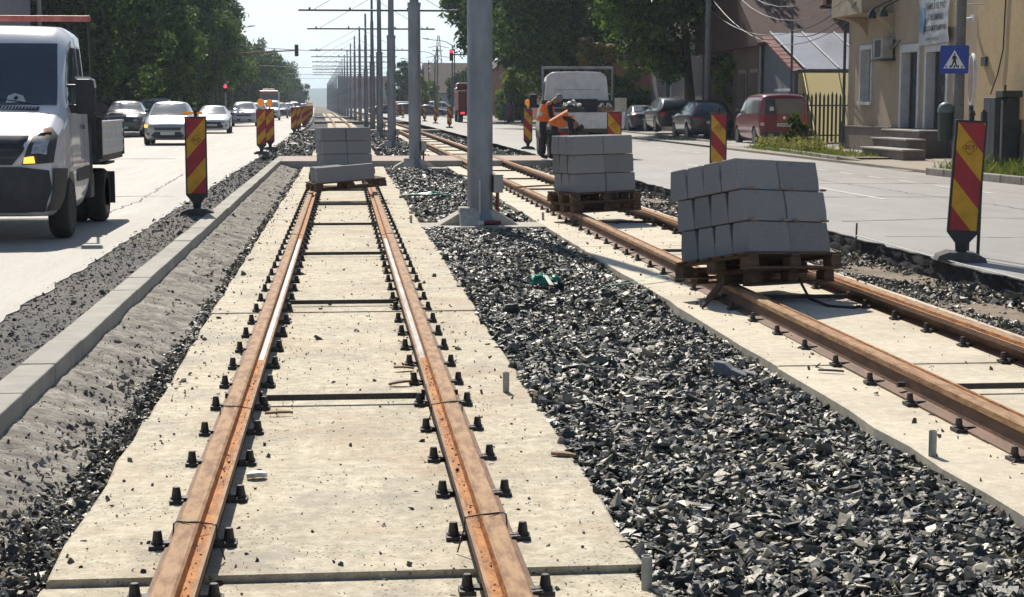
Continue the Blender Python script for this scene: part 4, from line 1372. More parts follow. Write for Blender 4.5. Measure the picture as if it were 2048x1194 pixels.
c2, S2 = car('dark red compact van parked with its back to the viewer by the green fence', (15.72, 64.4, .16), R(180), p_red, 'van', group=GP, plate_txt='AR 09 MLD', glass=m_glass_l)
S2.put('window_paper', [(.38, 1.26), (.54, 1.26), (.53, 1.40), (.39, 1.40)], 'back', m_pvc, off=.016, step=.05)
S2.put('rear_badge', [(-.05, .98), (.0, .95), (.05, .98), (.05, 1.04), (0, 1.07), (-.05, 1.04)], 'back', m_chrome, off=.014, step=.05)
S2.put('lower_tail_lamp', [(.72, .73), (.85, .73), (.85, .84), (.73, .84)], 'back', m_pvc, off=.012, step=.05)
car('black crossover parked beside the red van, thin red tail lights', (15.0, 73.0, .16), R(180), p_black, 'suv', 'thin', group=GP, plate_txt='AR', glass=m_glass)
car('tall dark off-roader parked on the kerb under the big tree', (15.95, 85.4, .30), R(180), p_black, 'suv', group=GP, glass=m_glass_l)
car('dark blue saloon parked at the far end beside the dark hedge', (16.1, 94.5, .16), R(180), p_navy, 'sedan', group=GP, glass=m_glass_l)
for i, (x, y, p, k, l) in enumerate(((13.2, 214, p_navy, 'sedan', 'blue saloon parked sideways far beyond the right panels'), (10.6, 222, p_grey, 'hatch', 'grey hatchback parked sideways beside the distant blue saloon'), (15.5, 232, p_white, 'van', 'white van parked sideways far back on the right'), (11.5, 244, p_white, 'van', 'farthest pale van parked behind the sideways cars'), (8.2, 236, p_black, 'sedan', 'dark saloon partly behind the tram poles far right'))):
    car(l, (x, y, zr_), R(70 + i * 6), p, k, group='cars parked far down the right road')

# ---- flatbed truck builder, nose to local -y, cab width scaled
def flatbed(label, loc, rot, rear=False):
    t = thing('flatbed_truck', label, 'truck', loc, rot)
    st = [(0, .74, .42, .92, .98, .66), (.05, .90, .30, 1.02, 1.10, .78), (.35, .965, .28, 1.16, 1.24, .84), (.85, .985, .28, 1.36, 1.45, .86), (1.0, .985, .28, 1.42, 1.55, .86), (1.55, .98, .28, 1.45, 2.25, .86), (1.75, .98, .28, 1.45, 2.37, .87), (1.95, .98, .28, 1.45, 2.42, .88), (2.38, .98, .28, 1.45, 2.44, .88), (2.43, .98, .28, 1.45, 2.43, .875), (2.45, .975, .30, 1.44, 2.41, .87)]
    me = loft_body(st, 2, ((3, .7), (4, .75), (5, .5), (0, .8)), [(.98, .985)], .35)
    me.materials.clear(); me.materials.append(p_whitew if rear else p_white); me.materials.append(m_trim)
    link('cab', me, t)
    S = Skin(me, t)
    S.put('windscreen', [(-.84, 1.50), (.84, 1.50), (.82, 1.70), (.76, 2.21), (-.76, 2.21), (-.82, 1.70)], 'front', m_glass)
    S.both('side_window', [(1.12, 1.52), (1.98, 1.50), (1.98, 2.17), (1.62, 2.17)], m_glass)
    S.both('rear_side_window', [(2.08, 1.50), (2.32, 1.50), (2.32, 2.17), (2.07, 2.17)], m_glass)
    if rear:
        S.put('cab_back_window', [(-.62, 1.62), (.62, 1.62), (.60, 1.66), (-.60, 1.66)], 'back', m_trim)
    gr = S.put('grille', [(-.50, .86), (.50, .86), (.62, 1.0), (.66, 1.16), (-.66, 1.16), (-.62, 1.0)], 'front', m_trim, off=.022)
    for zz in (.93, 1.0, 1.07):
        S.put('grille_bar', [(-.56, zz), (.56, zz), (.57, zz + .022), (-.57, zz + .022)], 'front', m_zinc_dark, off=.034, parent=gr)
    S.put('grille_badge', [(.10 * math.cos(a * .5236), 1.02 + .10 * math.sin(a * .5236)) for a in range(12)] if False else [(-.03, .95), (.03, .95), (.09, 1.02), (.03, 1.10), (-.03, 1.10), (-.09, 1.02)], 'front', m_chrome, off=.045, step=.06)
    S.put('front_bumper', [(-.80, .36), (.80, .36), (.88, .60), (.86, .80), (.60, .84), (-.60, .84), (-.86, .80), (-.88, .60)], 'front', m_trim, off=.03)
    S.both('bumper_corner', [(.12, .36), (.56, .36), (.60, .60), (.66, .80), (.14, .82)], m_trim, off=.02)
    S.put('bumper_vent', [(-.5, .44), (.5, .44), (.52, .56), (-.52, .56)], 'front', m_black, off=.04)
    hl = S.pair('headlight', [(.60, .86), (.90, .88), (.925, 1.16), (.86, 1.24), (.70, 1.15)], 'front', m_trim, off=.018, step=.05)
    for s in (1, -1):
        S.put('headlight_lens', [(s * .70, .98), (s * .84, .97), (s * .86, 1.10), (s * .74, 1.12)], 'front', m_head, off=.03, step=.05)
        S.put('turn_signal', [(s * .62, .875), (s * .74, .88), (s * .73, .95), (s * .63, .94)], 'front', m_indic if not rear else m_lampor, off=.032, step=.04)
        S.put('upper_signal', [(s * .74, 1.17), (s * .86, 1.19), (s * .85, 1.24), (s * .77, 1.23)], 'front', m_lampor if False else mat('pale_amber_lens', (.42, .22, .14), None, rough=.2), off=.03, step=.05)
    # bonnet vent under the windscreen
    q = MB()
    v = S.put('bonnet_vent', [(.20, 1.455), (.66, 1.435), (.66, 1.475), (.24, 1.49)], 'front', m_black, off=.012, step=.04)
    for k in range(11):
        x0 = .25 + k * .036
        S.put('vent_fin', [(x0, 1.447), (x0 + .012, 1.447), (x0 + .024, 1.483), (x0 + .012, 1.483)], 'front', p_white, off=.02, parent=v, step=.04)
    if not rear:
        pb = S.put('dashboard_card', [(.28, 1.52), (.50, 1.53), (.46, 1.60), (.36, 1.63), (.29, 1.60)], 'front', m_pvc, off=.012, step=.05)
        S.put('card_mark', [(.385, 1.545), (.415, 1.57), (.385, 1.60), (.355, 1.57)], 'front', m_black, off=.018, step=.03, parent=pb)
        for s in (1, -1):
            w = MB(); pts = []
            for k in range(6):
                x = s * (.62 - .14 * k) if s > 0 else s * (.02 + .13 * k)
                h, _, _, _ = S.t.ray_cast(Vector((x, -9, 1.512 + .02 * k)), Vector((0, 1, 0)))
                pts.append(h - Vector((0, .015, 0)))
            w.tube(pts, .009, 5); w.build('wiper', m_black, t)
    S.both('door_line', [(1.04, .5), (1.055, .5), (1.055, 1.46), (1.04, 1.46)], m_trim, off=.003)
    S.both('door_line', [(2.02, .5), (2.035, .5), (2.035, 1.46), (2.02, 1.46)], m_trim, off=.003)
    S.both('side_rub_strip', [(1.42, .62), (2.40, .62), (2.40, .78), (1.42, .76)], m_trim, off=.012)
    S.both('door_handle', [(1.78, 1.22), (1.96, 1.22), (1.96, 1.27), (1.78, 1.27)], m_trim, off=.03, step=.05)
    for s in (-1, 1):
        b = MB(); b.box((s * 1.13, 1.18, 1.60), (.22, .10, .40)); b.box((s * 1.02, 1.2, 1.46), (.22, .08, .10)); b.box((s * 1.01, 1.2, 1.72), (.2, .05, .04))
        mr = b.build('wing_mirror', m_black, t, bevel=.035)
        b = MB(); b.tube([(s * 1.02, 1.14, 1.815), (s * 1.17, 1.13, 1.815), (s * 1.235, 1.13, 1.78), (s * 1.245, 1.14, 1.70)], .012, 6); b.build('mirror_rim', m_pvc, mr)
        wheel(t, s * .86, .98, .345, .225, True)
        wheel(t, s * .87, 3.75, .345, .24, True)
        wheel(t, s * .64, 3.75, .345, .2, True)
        b = MB(); b.box((s * .88, 4.22, .42), (.30, .015, .42)); b.box((s * .9, 3.75, .76), (.28, .85, .03)); b.build('mud_guard', m_black, t)
        b = MB(); b.box((s * .40, 3.4, .62), (.09, 2.4, .16)); b.build('chassis_beam', m_black, t)
        b = MB(); b.box((s * .88, 2.62, .52), (.18, .30, .30)); b.box((s * .93, 2.58, .9), (.10, .09, .75)); b.build('side_locker', m_zinc_dark, t, bevel=.02)
    # load bed
    b = MB(); b.b2(-1.06, 1.06, 2.62, 4.85, .80, .90); b.build('bed_floor', m_zinc_dark, t)
    b = MB(); b.b2(-1.04, 1.04, 2.58, 2.63, .90, 1.62); b.build('headboard', m_trim, t)
    al = mat('ribbed_white_dropside', (.76, .76, .74), (.62, .61, .59), 6, .35)
    for s in (-1, 1):
        b = MB(); b.b2(s * 1.04, s * 1.075, 2.66, 4.82, .88, 1.28)
        for k in range(3):
            b.b2(s * 1.0745, s * 1.088, 2.70, 4.78, .93 + .11 * k, .97 + .11 * k)
        b.b2(s * 1.03, s * 1.09, 2.64, 4.84, 1.28, 1.305)
        b.build('dropside', al, t, bevel=.004)
        b = MB(); b.b2(s * 1.03, s * 1.10, 2.6, 2.655, .84, 1.36); b.build('bed_stake', m_black if not rear else m_zinc, t)
        b = MB(); b.b2(s * 1.03, s * 1.085, 4.825, 4.87, .84, 1.32); b.build('bed_stake', m_black if not rear else m_zinc, t)
        b = MB(); b.cyl((s * 1.0, 2.6, 1.3), (s * .98 if not rear else s * 1.02, 2.6, 2.50 if not rear else 2.6), .016 if not rear else .03, n=8); b.build('rack_post', m_zinc if rear else m_black, t)
    b = MB(); b.b2(-1.0, 1.0, 4.84, 4.87, .84, 1.28); b.b2(-.1, .1, 4.869, 4.885, .88, .95)
    tg = b.build('tailgate', al, t, bevel=.004)
    b = MB(); b.box((0, 2.6, 2.55), (2.0, .06, .07)); b.build('rack_rail', m_zinc if rear else mat('red_painted_bar', (.45, .09, .07), (.55, .2, .17), 8, .5), t, bevel=.01)
    b = MB(); b.box((0, 4.7, .5), (1.6, .06, .14)); b.build('under_run_bar', m_black, t)
    for s in ((-1, 1) if rear else ()):
        b = MB(); b.box((s * .72, 4.86, .70), (.32, .05, .12)); b.build('tail_light', m_tail, t, bevel=.01)
    return t, S
ft, _ = flatbed('white flatbed truck driving towards the viewer, its left part cut off by the frame', (-4.06, 18.82, zr_), R(0))
rt, RS = flatbed('white dropside truck seen from behind beyond the second block stack, workers beside it', (6.75, 51.7, zr_), R(180), True)
RS.put('cab_crease', [(-.66, 1.92), (.66, 1.92), (.66, 1.935), (-.66, 1.935)], 'back', m_zinc, off=.004)
t = thing('sand_bag', 'brown builders bag with open top standing in the white truck bed', 'bag', (7.35, 47.7, 1.02))
b = MB(); b.lathe([(.24, 0), (.27, .1), (.25, .35), (.22, .52), (.24, .56), (.20, .55)], 14); b.build('bag_body', mat('brown_sack', (.23, .15, .11), (.15, .10, .08), 9, .9, .5, 20), t, smooth=True)
for k in range(4):
    b = MB(); a = k * 1.57; b.tube([(.2 * math.cos(a), .2 * math.sin(a), .55), (.12 * math.cos(a + .4), .12 * math.sin(a + .4), .66), (.2 * math.cos(a + .8), .2 * math.sin(a + .8), .56)], .015, 5)
    b.build('bag_handle', m_pvc, t)
b = MB(); b.box((7.74, 47.4, 1.58), (.34, .04, .50), rot=(R(-8), 0, 0))
tag(b.build('scrap_sheet', mat('stained_panel', (.5, .48, .44), (.34, .27, .18), 5, .8), bevel=.01), 'stained pale panel leaning upright in the right corner of the truck bed', 'panel')
b = MB(); b.box((6.15, 47.6, 1.46), (1.15, .5, .12)); b.box((6.2, 47.5, 1.54), (1.0, .4, .03))
tag(b.build('tool_box', m_trim, bevel=.02), 'flat dark toolbox lying across the bed of the white truck', 'toolbox')
crumple('plastic_bag', m_pvc, (6.35, 47.3, 1.58), (.45, .3, .22), 'crumpled white plastic bag on the dark toolbox', 'bag', 12)
# ---- red truck, bus
t = thing('red_truck', 'dark red lorry waiting at the far right traffic light, seen from behind', 'truck', (10.6, 140, zr_), 0)
b = MB(); b.b2(-1.2, 1.2, 0, 4.6, 1.0, 2.6); b.build('load_body', mat('dull_red_steel', (.20, .03, .03), (.13, .025, .025), 3, .6), t, bevel=.04)
b = MB(); b.b2(-1.1, 1.1, 4.8, 6.6, .6, 2.9); b.b2(-1.0, 1.0, 5.0, 6.3, 2.9, 3.3); b.build('cab', p_red, t, bevel=.12)
b = MB(); b.b2(-.9, .9, 4.77, 4.81, 2.0, 2.7); b.build('cab_back_window', m_glass, t)
b = MB(); b.b2(-1.15, 1.15, -.06, .02, .62, .95); b.b2(-.5, .5, .2, 5, .6, 1.0); b.build('chassis', m_trim, t)
for s in (-1, 1):
    for yy in (.9, 2.2, 5.6):
        wheel(t, s * .95, yy, .5, .35, True)
    b = MB(); b.box((s * .85, -.08, .78), (.34, .05, .16)); b.build('tail_light', mat('lit_tail_lamp', (.6, .02, .04), None, rough=.3, emit=(1, .05, .1), estr=1.2), t, bevel=.02)
t = thing('city_bus', 'red and white bus in the left queue behind the boxy off-roader', 'bus', (-9.0, 211, zr_), R(3))
b = MB(); b.b2(-1.25, 1.25, 0, 11, .35, 3.15); b.build('bus_body', p_busred, t, bevel=.18)
b = MB(); b.b2(-1.14, 1.14, -.03, .02, 1.2, 2.75); b.build('windscreen', m_glass, t, bevel=.08)
b = MB(); b.b2(-.9, .9, -.025, .02, 2.82, 3.02); b.build('route_display', p_busred, t)
for s in (-1, 1):
    b = MB(); b.b2(s * 1.23, s * 1.265, .5, 10.5, 1.4, 2.7); b.build('side_windows', m_glass, t)
    b = MB(); b.box((s * .9, -.03, .8), (.35, .05, .16)); b.build('headlight', m_head, t, bevel=.03)
    if s > 0:
        b = MB(); b.b2(s * 1.10, s * 1.28, -.01, 1.2, 1.0, 3.0); b.build('corner_pillar', p_white, t, bevel=.05)
    for yy in (2.4, 8.4):
        wheel(t, s * 1.06, yy, .48, .3, True)
b = MB(); b.b2(-.8, .8, 1, 4, 3.13, 3.35); b.build('roof_unit', p_busred, t, bevel=.08)
b = MB(); b.b2(-1.2, 1.2, -.02, .02, .45, 1.15); b.build('front_panel', p_white, t, bevel=.05)
# ------------------------------------------------------------------ foliage
L_dark = island_mat('dark_leaves', [(.022, .044, .020), (.042, .078, .028), (.07, .118, .036), (.13, .19, .052)], .6, .34, spec=.2)
L_mid = island_mat('green_leaves', [(.02, .04, .01), (.045, .08, .018), (.075, .12, .028), (.12, .16, .04)], .6, .25, spec=.2)
L_lime = island_mat('lime_leaves', [(.05, .09, .015), (.10, .16, .03), (.16, .22, .045), (.20, .25, .06)], .55, .4)
L_orange = island_mat('reddish_leaves', [(.06, .09, .02), (.16, .15, .04), (.28, .16, .06), (.20, .22, .06)], .55, .4)
m_bark = mat('tree_bark', (.075, .058, .045), (.035, .028, .023), 9, .95, .8, 25, stretch=(1, 1, .3))
m_lime = mat('lime_washed_bark', (.34, .34, .33), (.2, .2, .19), 9, .9)
def leaf_mesh(name, C, rad, per, size, m, parent=None, seed=0, up=.35, squash=1.0, kind=None):
    """leaves in clumps: C (n,3) clump centres, rad (n,) clump radii"""
    g = np.random.default_rng(seed)
    n = len(C) * per
    idx = np.repeat(np.arange(len(C)), per)
    d = g.normal(0, 1, (n, 3)); d /= np.linalg.norm(d, axis=1)[:, None]
    rr = rad[idx] * g.uniform(.25, 1.05, n) ** .6
    P = C[idx] + d * rr[:, None] * np.array([1, 1, squash])
    nr = d + g.normal(0, .8, (n, 3)); nr[:, 2] += up
    nr /= np.linalg.norm(nr, axis=1)[:, None]
    a = np.cross(nr, g.normal(0, 1, (n, 3))); a /= np.linalg.norm(a, axis=1)[:, None] + 1e-9
    b = np.cross(nr, a)
    s = size * g.lognormal(0, .3, n)[:, None]
    V = np.stack([P - a * s, P + b * s * .5 - nr * s * .15, P + a * s, P - b * s * .5 - nr * s * .15], 1).reshape(-1, 3)
    F = np.arange(n * 4).reshape(-1, 4)
    return np_mesh(name, V, F, m, parent, smooth=False)
def clumps(c, r, n, seed, inner=.35):
    g = np.random.default_rng(seed)
    d = g.normal(0, 1, (n, 3)); d /= np.linalg.norm(d, axis=1)[:, None]
    t = g.uniform(inner, 1, n) ** .55
    wob = 1 + .22 * np.sin(d[:, 0] * 4 + seed) * np.cos(d[:, 1] * 3 + seed * 2) + g.normal(0, .08, n)
    return np.array(c) + d * (t * wob)[:, None] * np.array(r)
def tree(label, x, y, top, r, bottom, seed, m=L_dark, per=150, n=110, leaf=.16, wash=False, group=None, trunk_r=.2, name='street_tree', cat='tree', ry=None, lean=0):
    t = thing(name, label, cat, (x, y, .1), 0, group)
    rnd = random.Random(seed)
    cz = (top + bottom) / 2; rz = (top - bottom) / 2
    b = MB()
    ty = bottom + rz * .9
    b.tube([(0, 0, -.2), (.03, 0, .5), (.05 + lean * .3, .02, bottom * .7), (lean, 0, ty), (lean * 1.2, .1, ty + rz * .5)], [trunk_r * 1.35, trunk_r * 1.05, trunk_r * .95, trunk_r * .55, trunk_r * .15], 10)
    for k in range(8):
        a = rnd.uniform(0, 6.28); q = rnd.uniform(.45, .85)
        z0 = rnd.uniform(bottom * .75, ty)
        b.tube([(lean * .7, 0, z0), (lean * .7 + math.cos(a) * r * q * .45, math.sin(a) * r * q * .45, z0 + rz * .35), (lean + math.cos(a) * r * q, math.sin(a) * r * q, z0 + rz * .65)], [trunk_r * .45, trunk_r * .28, trunk_r * .07], 6)
    b.build('trunk', m_bark, t, smooth=True)
    if wash:
        q = MB(); q.tube([(0, 0, 0), (.03, 0, .5), (.04, .01, 1.3)], [trunk_r * 1.36, trunk_r * 1.08, trunk_r * 1.03], 10, False); q.build('whitewash_band', m_lime, t, smooth=True)
    C = clumps((lean, 0, cz), (r, ry or r, rz), n, seed)
    g = np.random.default_rng(seed + 50)
    leaf_mesh('crown', C, r * g.uniform(.14, .30, len(C)), per, leaf, m, t, seed)
    return t
GT = 'dark trees lining the left road'
for i, (x, y, top, r, bot, l) in enumerate(((-13.9, 95, 14.5, 4.3, 2.6, 'dark dense tree nearest on the left, directly behind the flatbed truck'), (-13.6, 110, 14, 4.4, 2.6, 'second dark tree of the left row, above the dark crossover'), (-13.5, 127, 14, 4.5, 2.5, 'third dark tree of the left row, above the silver hatchback'), (-13.3, 146, 13.6, 4.5, 2.6, 'fourth dark tree of the left row, above the white saloon'), (-13.4, 166, 13.6, 4.6, 2.6, 'fifth dark tree of the left row, beside the leaning lamp arms'))):
    tree(l, x, y, top, r, bot - 1.0, 20 + i, L_dark, per=230, n=150, leaf=.17, wash=True, group=GT)
for i, (x, y, l) in enumerate(((-18.5, 104, 'first of the dark trees standing behind the left row'), (-18.2, 122, 'second of the dark trees standing behind the left row'), (-18.0, 142, 'third of the dark trees standing behind the left row'), (-17.8, 164, 'fourth of the dark trees standing behind the left row'))):
    tree(l, x, y, 12.5, 4.6, .8, 30 + i, L_dark, per=130, n=110, leaf=.26, group='dark trees behind the left row')
GT2 = 'paler trees farther down the left road'
for i, (x, y, top, r, bot, l) in enumerate(((-15.5, 215, 10.2, 4.6, 1.6, 'loose green tree beyond the left traffic light arm'), (-15.2, 250, 10.6, 5.0, 1.4, 'broad green tree above the red bus'), (-15.0, 290, 11.2, 5.4, 1.4, 'rounded tree right of the red bus'), (-15.2, 330, 12.0, 5.4, 1.4, 'taller rounded tree near the end of the left row'), (-15.0, 375, 11.4, 5.6, 1.2, 'last pale tree of the left row, against the far hills'), (-13.5, 430, 8.4, 4.6, .8, 'small far tree leaning over the gap with the hills'))):
    tree(l, x, y, top, r, bot, 40 + i, L_mid, per=120, n=90, leaf=.24, group=GT2)
tree('big dark tree with low crown over the parked off-roader on the right', 16.3, 79, 12.0, 4.3, 2.9, 61, L_dark, 260, 150, .13, trunk_r=.24, lean=-.6)
tree('tall dark tree behind the white dropside truck', 14.3, 108, 12.8, 4.9, 3.8, 62, L_dark, 240, 150, .16, trunk_r=.22)
tree('wide dark tree with forked trunk right of the nearest tram pole', 13.9, 142, 14.5, 5.8, 4.6, 63, L_dark, 230, 150, .2, trunk_r=.26)
tree('dark tree filling in between the two big right-hand crowns', 16.8, 124, 12.5, 4.8, 2.2, 64, L_dark, 170, 110, .19)
tree('rounded small tree beyond the tram poles right of centre', 9.2, 262, 8.0, 2.3, 1.2, 65, L_mid, 120, 60, .2)
tree('distant tree beside the small rounded tree', 12.6, 300, 8.2, 3.0, 1.0, 66, L_mid, 100, 60, .24)
tree('low tree in front of the distant brown roofs', 15.2, 215, 5.6, 2.3, .8, 67, L_mid, 110, 60, .18)
tree('shrubby tree left of the distant brown roofs', 10.8, 226, 5.0, 1.8, .4, 68, L_lime, 90, 40, .16)
tree('climbing rose bush with pale leaves beside the brown house', 17.0, 73.6, 3.9, .75, .9, 69, L_lime, 120, 30, .10, trunk_r=.05, name='rose_bush', cat='bush')
tree('orange tipped shrub above the cab of the white dropside truck', 14.9, 99, 5.3, 1.3, 2.4, 70, L_orange, 110, 40, .13, trunk_r=.08, name='photinia_shrub', cat='shrub')
tree('lime green shrub beside the cyclist', 13.4, 128, 4.4, 1.2, 1.6, 71, L_lime, 90, 36, .13, trunk_r=.07, name='lime_shrub', cat='shrub')
def hedge(label, x0, x1, y0, y1, z, seed, m=L_dark, tops=L_lime):
    t = thing('clipped_hedge', label, 'hedge', (0, 0, 0))
    g = np.random.default_rng(seed)
    n = int((x1 - x0) * (y1 - y0) * z * 5) + 30
    C = np.stack([g.uniform(x0, x1, n), g.uniform(y0, y1, n), g.uniform(.2, z - .15, n)], 1)
    leaf_mesh('hedge_body', C, np.full(n, .34), 110, .085, m, t, seed)
    n2 = int((x1 - x0) * (y1 - y0) * 5) + 12
    C = np.stack([g.uniform(x0, x1, n2), g.uniform(y0, y1, n2), g.uniform(z - .12, z + .14, n2)], 1)
    leaf_mesh('fresh_shoots', C, np.full(n2, .22), 60, .075, tops, t, seed + 1)
    return t
hedge('clipped dark hedge with bright fresh top behind the dark blue saloon', 15.1, 17.6, 96, 101, 2.35, 80)
hedge('clipped hedge beside the cyclist and the red lorry', 13.9, 16.4, 150, 156, 2.7, 81, L_mid)
hedge('low sunlit hedge under the left trees near the red pedestrian light', -14.3, -13.0, 150, 168, 1.9, 82, L_mid)
tree('loose grassy bush above the clipped hedge on the right', 16.6, 99.5, 3.5, .9, 1.9, 83, L_lime, 120, 26, .10, trunk_r=.04, name='grassy_bush', cat='bush')
# verge grass and weeds
def blades(name, x0, x1, y0, y1, n, h, z, seed, m=None, kind='stuff'):
    g = np.random.default_rng(seed)
    X = g.uniform(x0, x1, n); Y = g.uniform(y0, y1, n)
    a = g.uniform(0, 6.28, n); w = .008 + .006 * g.random(n); H = h * g.lognormal(0, .4, n)
    lx, ly = g.normal(0, .35, n) * H, g.normal(0, .35, n) * H
    dx, dy = np.cos(a) * w, np.sin(a) * w
    V = np.stack([np.stack([X - dx, Y - dy, z + 0 * X], 1), np.stack([X + dx, Y + dy, z + 0 * X], 1), np.stack([X + lx * .5 + dx * .6, Y + ly * .5 + dy * .6, z + H * .65], 1), np.stack([X + lx, Y + ly, z + H], 1)], 1).reshape(-1, 3)
    o = np_mesh(name, V, np.arange(n * 4).reshape(-1, 4), m or m_grass)
    o['kind'] = kind
    return o
blades('verge_grass', 12.8, 15.0, 26, 36.3, 5200, .15, .24, 5)
blades('verge_grass', 12.95, 14.6, 44.5, 54.5, 2600, .09, .24, 6)
blades('verge_grass', 13.1, 15.2, 66, 74, 900, .12, .16, 7)
C = np.stack([rg.uniform(13.35, 14.4, 60), rg.uniform(48.5, 55.0, 60), rg.uniform(.25, .5, 60)], 1)
w = thing('weed_clump', 'dry yellowish weed clump on the kerb island in front of the red van', 'weeds', (0, 0, 0))
leaf_mesh('weed_leaves', C, np.full(60, .24), 70, .045, island_mat('dry_weed_leaves', [(.10, .12, .03), (.20, .20, .07), (.30, .27, .12), (.14, .17, .04)], .7, .4), w, 3)
b = MB()
for k in range(40):
    x, y = rg.uniform(13.3, 14.5), rg.uniform(48.5, 55)
    b.tube([(x, y, .2), (x + rg.normal(0, .06), y, .55), (x + rg.normal(0, .1), y, .8)], [.006, .005, .003], 3)
b.build('weed_stems', mat('dry_stem', (.25, .22, .1)), w)['kind'] = 'stuff'
tree('dark thistle standing out of the weeds before the red van plate', 14.05, 52.2, 1.35, .32, .25, 90, L_mid, 40, 22, .09, trunk_r=.02, name='thistle_plant', cat='plant')
# ------------------------------------------------------------------ right roadside: kerb islands and pavement
struct(ribbon('right_pavement', 12.78, 40, .205, 20, 700, m_walk, 3, .25))
def island(pts, label, zt=.29):
    """kerb stones along a bent line"""
    t = thing('kerb', label, 'kerb')
    for a, c in zip(pts, pts[1:]):
        a, c = Vector(a), Vector(c)
        L = (c - a).length; n = max(1, round(L / 1.0))
        for k in range(n):
            p, q = a.lerp(c, k / n), a.lerp(c, (k + 1) / n)
            m = MB(); ang = math.atan2(q.y - p.y, q.x - p.x)
            m.box((0, 0, 0), ((q - p).length - .012, .17, .34))
            m.build('kerb_stone', m_kerb_old, t, ((p.x + q.x) / 2, (p.y + q.y) / 2, (p.z + q.z) / 2 - .17), (0, -math.atan2(q.z - p.z, (q - p).length), ang), bevel=.02)
    return t
island([(13.3, 18, .30), (12.75, 30.9, .30), (12.55, 35.6, .30), (13.1, 37.2, .17)], 'old grey kerb along the grass strip in the right foreground')
island([(13.5, 42.0, .17), (12.95, 43.6, .30), (13.25, 49, .30), (13.75, 56.6, .30), (14.6, 57.6, .24)], 'old kerb of the weedy island in front of the red van')
island([(14.3, 60, .2), (14.0, 66, .29), (14.35, 78, .29), (14.5, 88, .29)], 'low pale kerb beside the dark parked cars')
b = MB(); b.add([(12.76, 20, .255), (15.4, 20, .26), (15.4, 37.0, .24), (12.9, 36.4, .245)], [(0, 1, 2, 3)]); struct(b.build('verge_soil', m_dirt))
b = MB(); b.add([(13.0, 43.8, .25), (15.0, 43.8, .25), (15.0, 56.8, .25), (13.8, 56.4, .25)], [(0, 1, 2, 3)]); struct(b.build('verge_soil', m_dirt))
b = MB(); b.add([(12.6, 37.3, .152), (13.4, 37.1, .212), (13.7, 42.0, .212), (13.0, 42.3, .152)], [(0, 1, 2, 3)]); struct(b.build('driveway_ramp', m_walk))
b = MB(); b.add([(12.72, 57.6, .151), (22, 57.6, .151), (22, 110, .151), (12.72, 110, .151)], [(0, 1, 2, 3)])
struct(b.build('parking_bay', m_asph_r, None, (0, 0, .062)))
# ------------------------------------------------------------------ beige corner building on the right
m_beige = ground_mat('beige_render', (.42, .335, .24), (.33, .26, .19), (.48, .39, .285), fine=30, rough=.92, bump=.3, bscale=50, stain=(.29, .23, .17), stain_scale=.35, stretch=(1, 1, .5))
m_ochre = ground_mat('ochre_render', (.50, .37, .20), (.40, .295, .165), (.55, .42, .245), fine=24, rough=.92, bump=.35, bscale=40, stain=(.33, .26, .17), stain_scale=.6)
m_plinth = ground_mat('plinth_stone', (.22, .18, .155), (.15, .125, .11), (.28, .235, .2), fine=14, rough=.8, bump=.3, bscale=30, stain=(.13, .11, .1), stain_scale=.8)
m_wframe = mat('white_frame_paint', (.60, .61, .62), (.5, .5, .5), 5, .5)
m_door = mat('dark_door_frame', (.035, .038, .042), (.06, .06, .062), 6, .35)
m_tile = wave_mat('roof_tiles', (.075, .034, .028), (.17, .075, .058), 5.2, 'Y', .8, (.2, .7), .8, .05, .6)
m_tileg = wave_mat('brown_roof_tiles', (.07, .045, .038), (.14, .09, .075), 3.2, 'Z', .85, (.2, .7), .8, .05, .6)
X0 = 16.4
bd = thing('corner_building', 'beige rendered corner building with white framed doors and a banner, on the right', 'building')
def facade(openings, x, y0, y1, z0, z1, m, name, th=.35):
    """wall along y with rectangular openings (y0,y1,z0,z1)"""
    ys = sorted({y0, y1} | {o[0] for o in openings} | {o[1] for o in openings}); zs = sorted({z0, z1} | {o[2] for o in openings} | {o[3] for o in openings})
    b = MB()
    for i in range(len(ys) - 1):
        for j in range(len(zs) - 1):
            cy, cz = (ys[i] + ys[i + 1]) / 2, (zs[j] + zs[j + 1]) / 2
            if any(o[0] < cy < o[1] and o[2] < cz < o[3] for o in openings):
                continue
            b.b2(x, x + th, ys[i], ys[i + 1], zs[j], zs[j + 1])
    o = b.build(name, m, bd)
    bm = bmesh.new(); bm.from_mesh(o.data)
    bmesh.ops.remove_doubles(bm, verts=bm.verts, dist=1e-4)
    seen = {}
    dele = []
    for f in bm.faces:
        k = tuple(sorted(v.index for v in f.verts))
        if k in seen: dele += [f, seen[k]]
        seen[k] = f
    bmesh.ops.delete(bm, geom=list(set(dele)), context='FACES')
    bm.to_mesh(o.data); bm.free()
    return o
OP = [(51.95, 53.2, 1.70, 3.50), (47.55, 49.25, .97, 3.38), (45.2, 47.1, .97, 3.33)]
facade(OP, X0, 42.9, 54.55, .97, 7.5, m_beige, 'front_wall')
b = MB(); b.b2(X0 - .06, X0 + .4, 42.9, 54.62, .1, .92); b.b2(X0 - .10, X0 + .02, 42.9, 54.64, .92, .97); b.build('plinth', m_plinth, bd, bevel=.01)
b = MB(); b.b2(X0 + .0, X0 + 9, 54.2, 54.55, .97, 7.5); b.b2(X0 + .36, X0 + 9, 36, 36.3, .2, 7.5); b.b2(X0 + 8.6, X0 + 9, 36, 54.5, .2, 7.5); b.build('side_wall', m_beige, bd)
b = MB(); b.b2(X0 - .12, X0 + .36, 30.0, 42.9, .95, 7.5); b.build('ochre_wall', m_ochre, bd)
b = MB(); b.b2(X0 - .17, X0 + .3, 30.0, 42.9, .1, .95); b.build('ochre_plinth', m_plinth, bd, bevel=.01)
b = MB(); b.b2(X0 + .33, X0 + .345, 43, 54, .9, 3.6); b.build('dark_interior', m_black, bd)
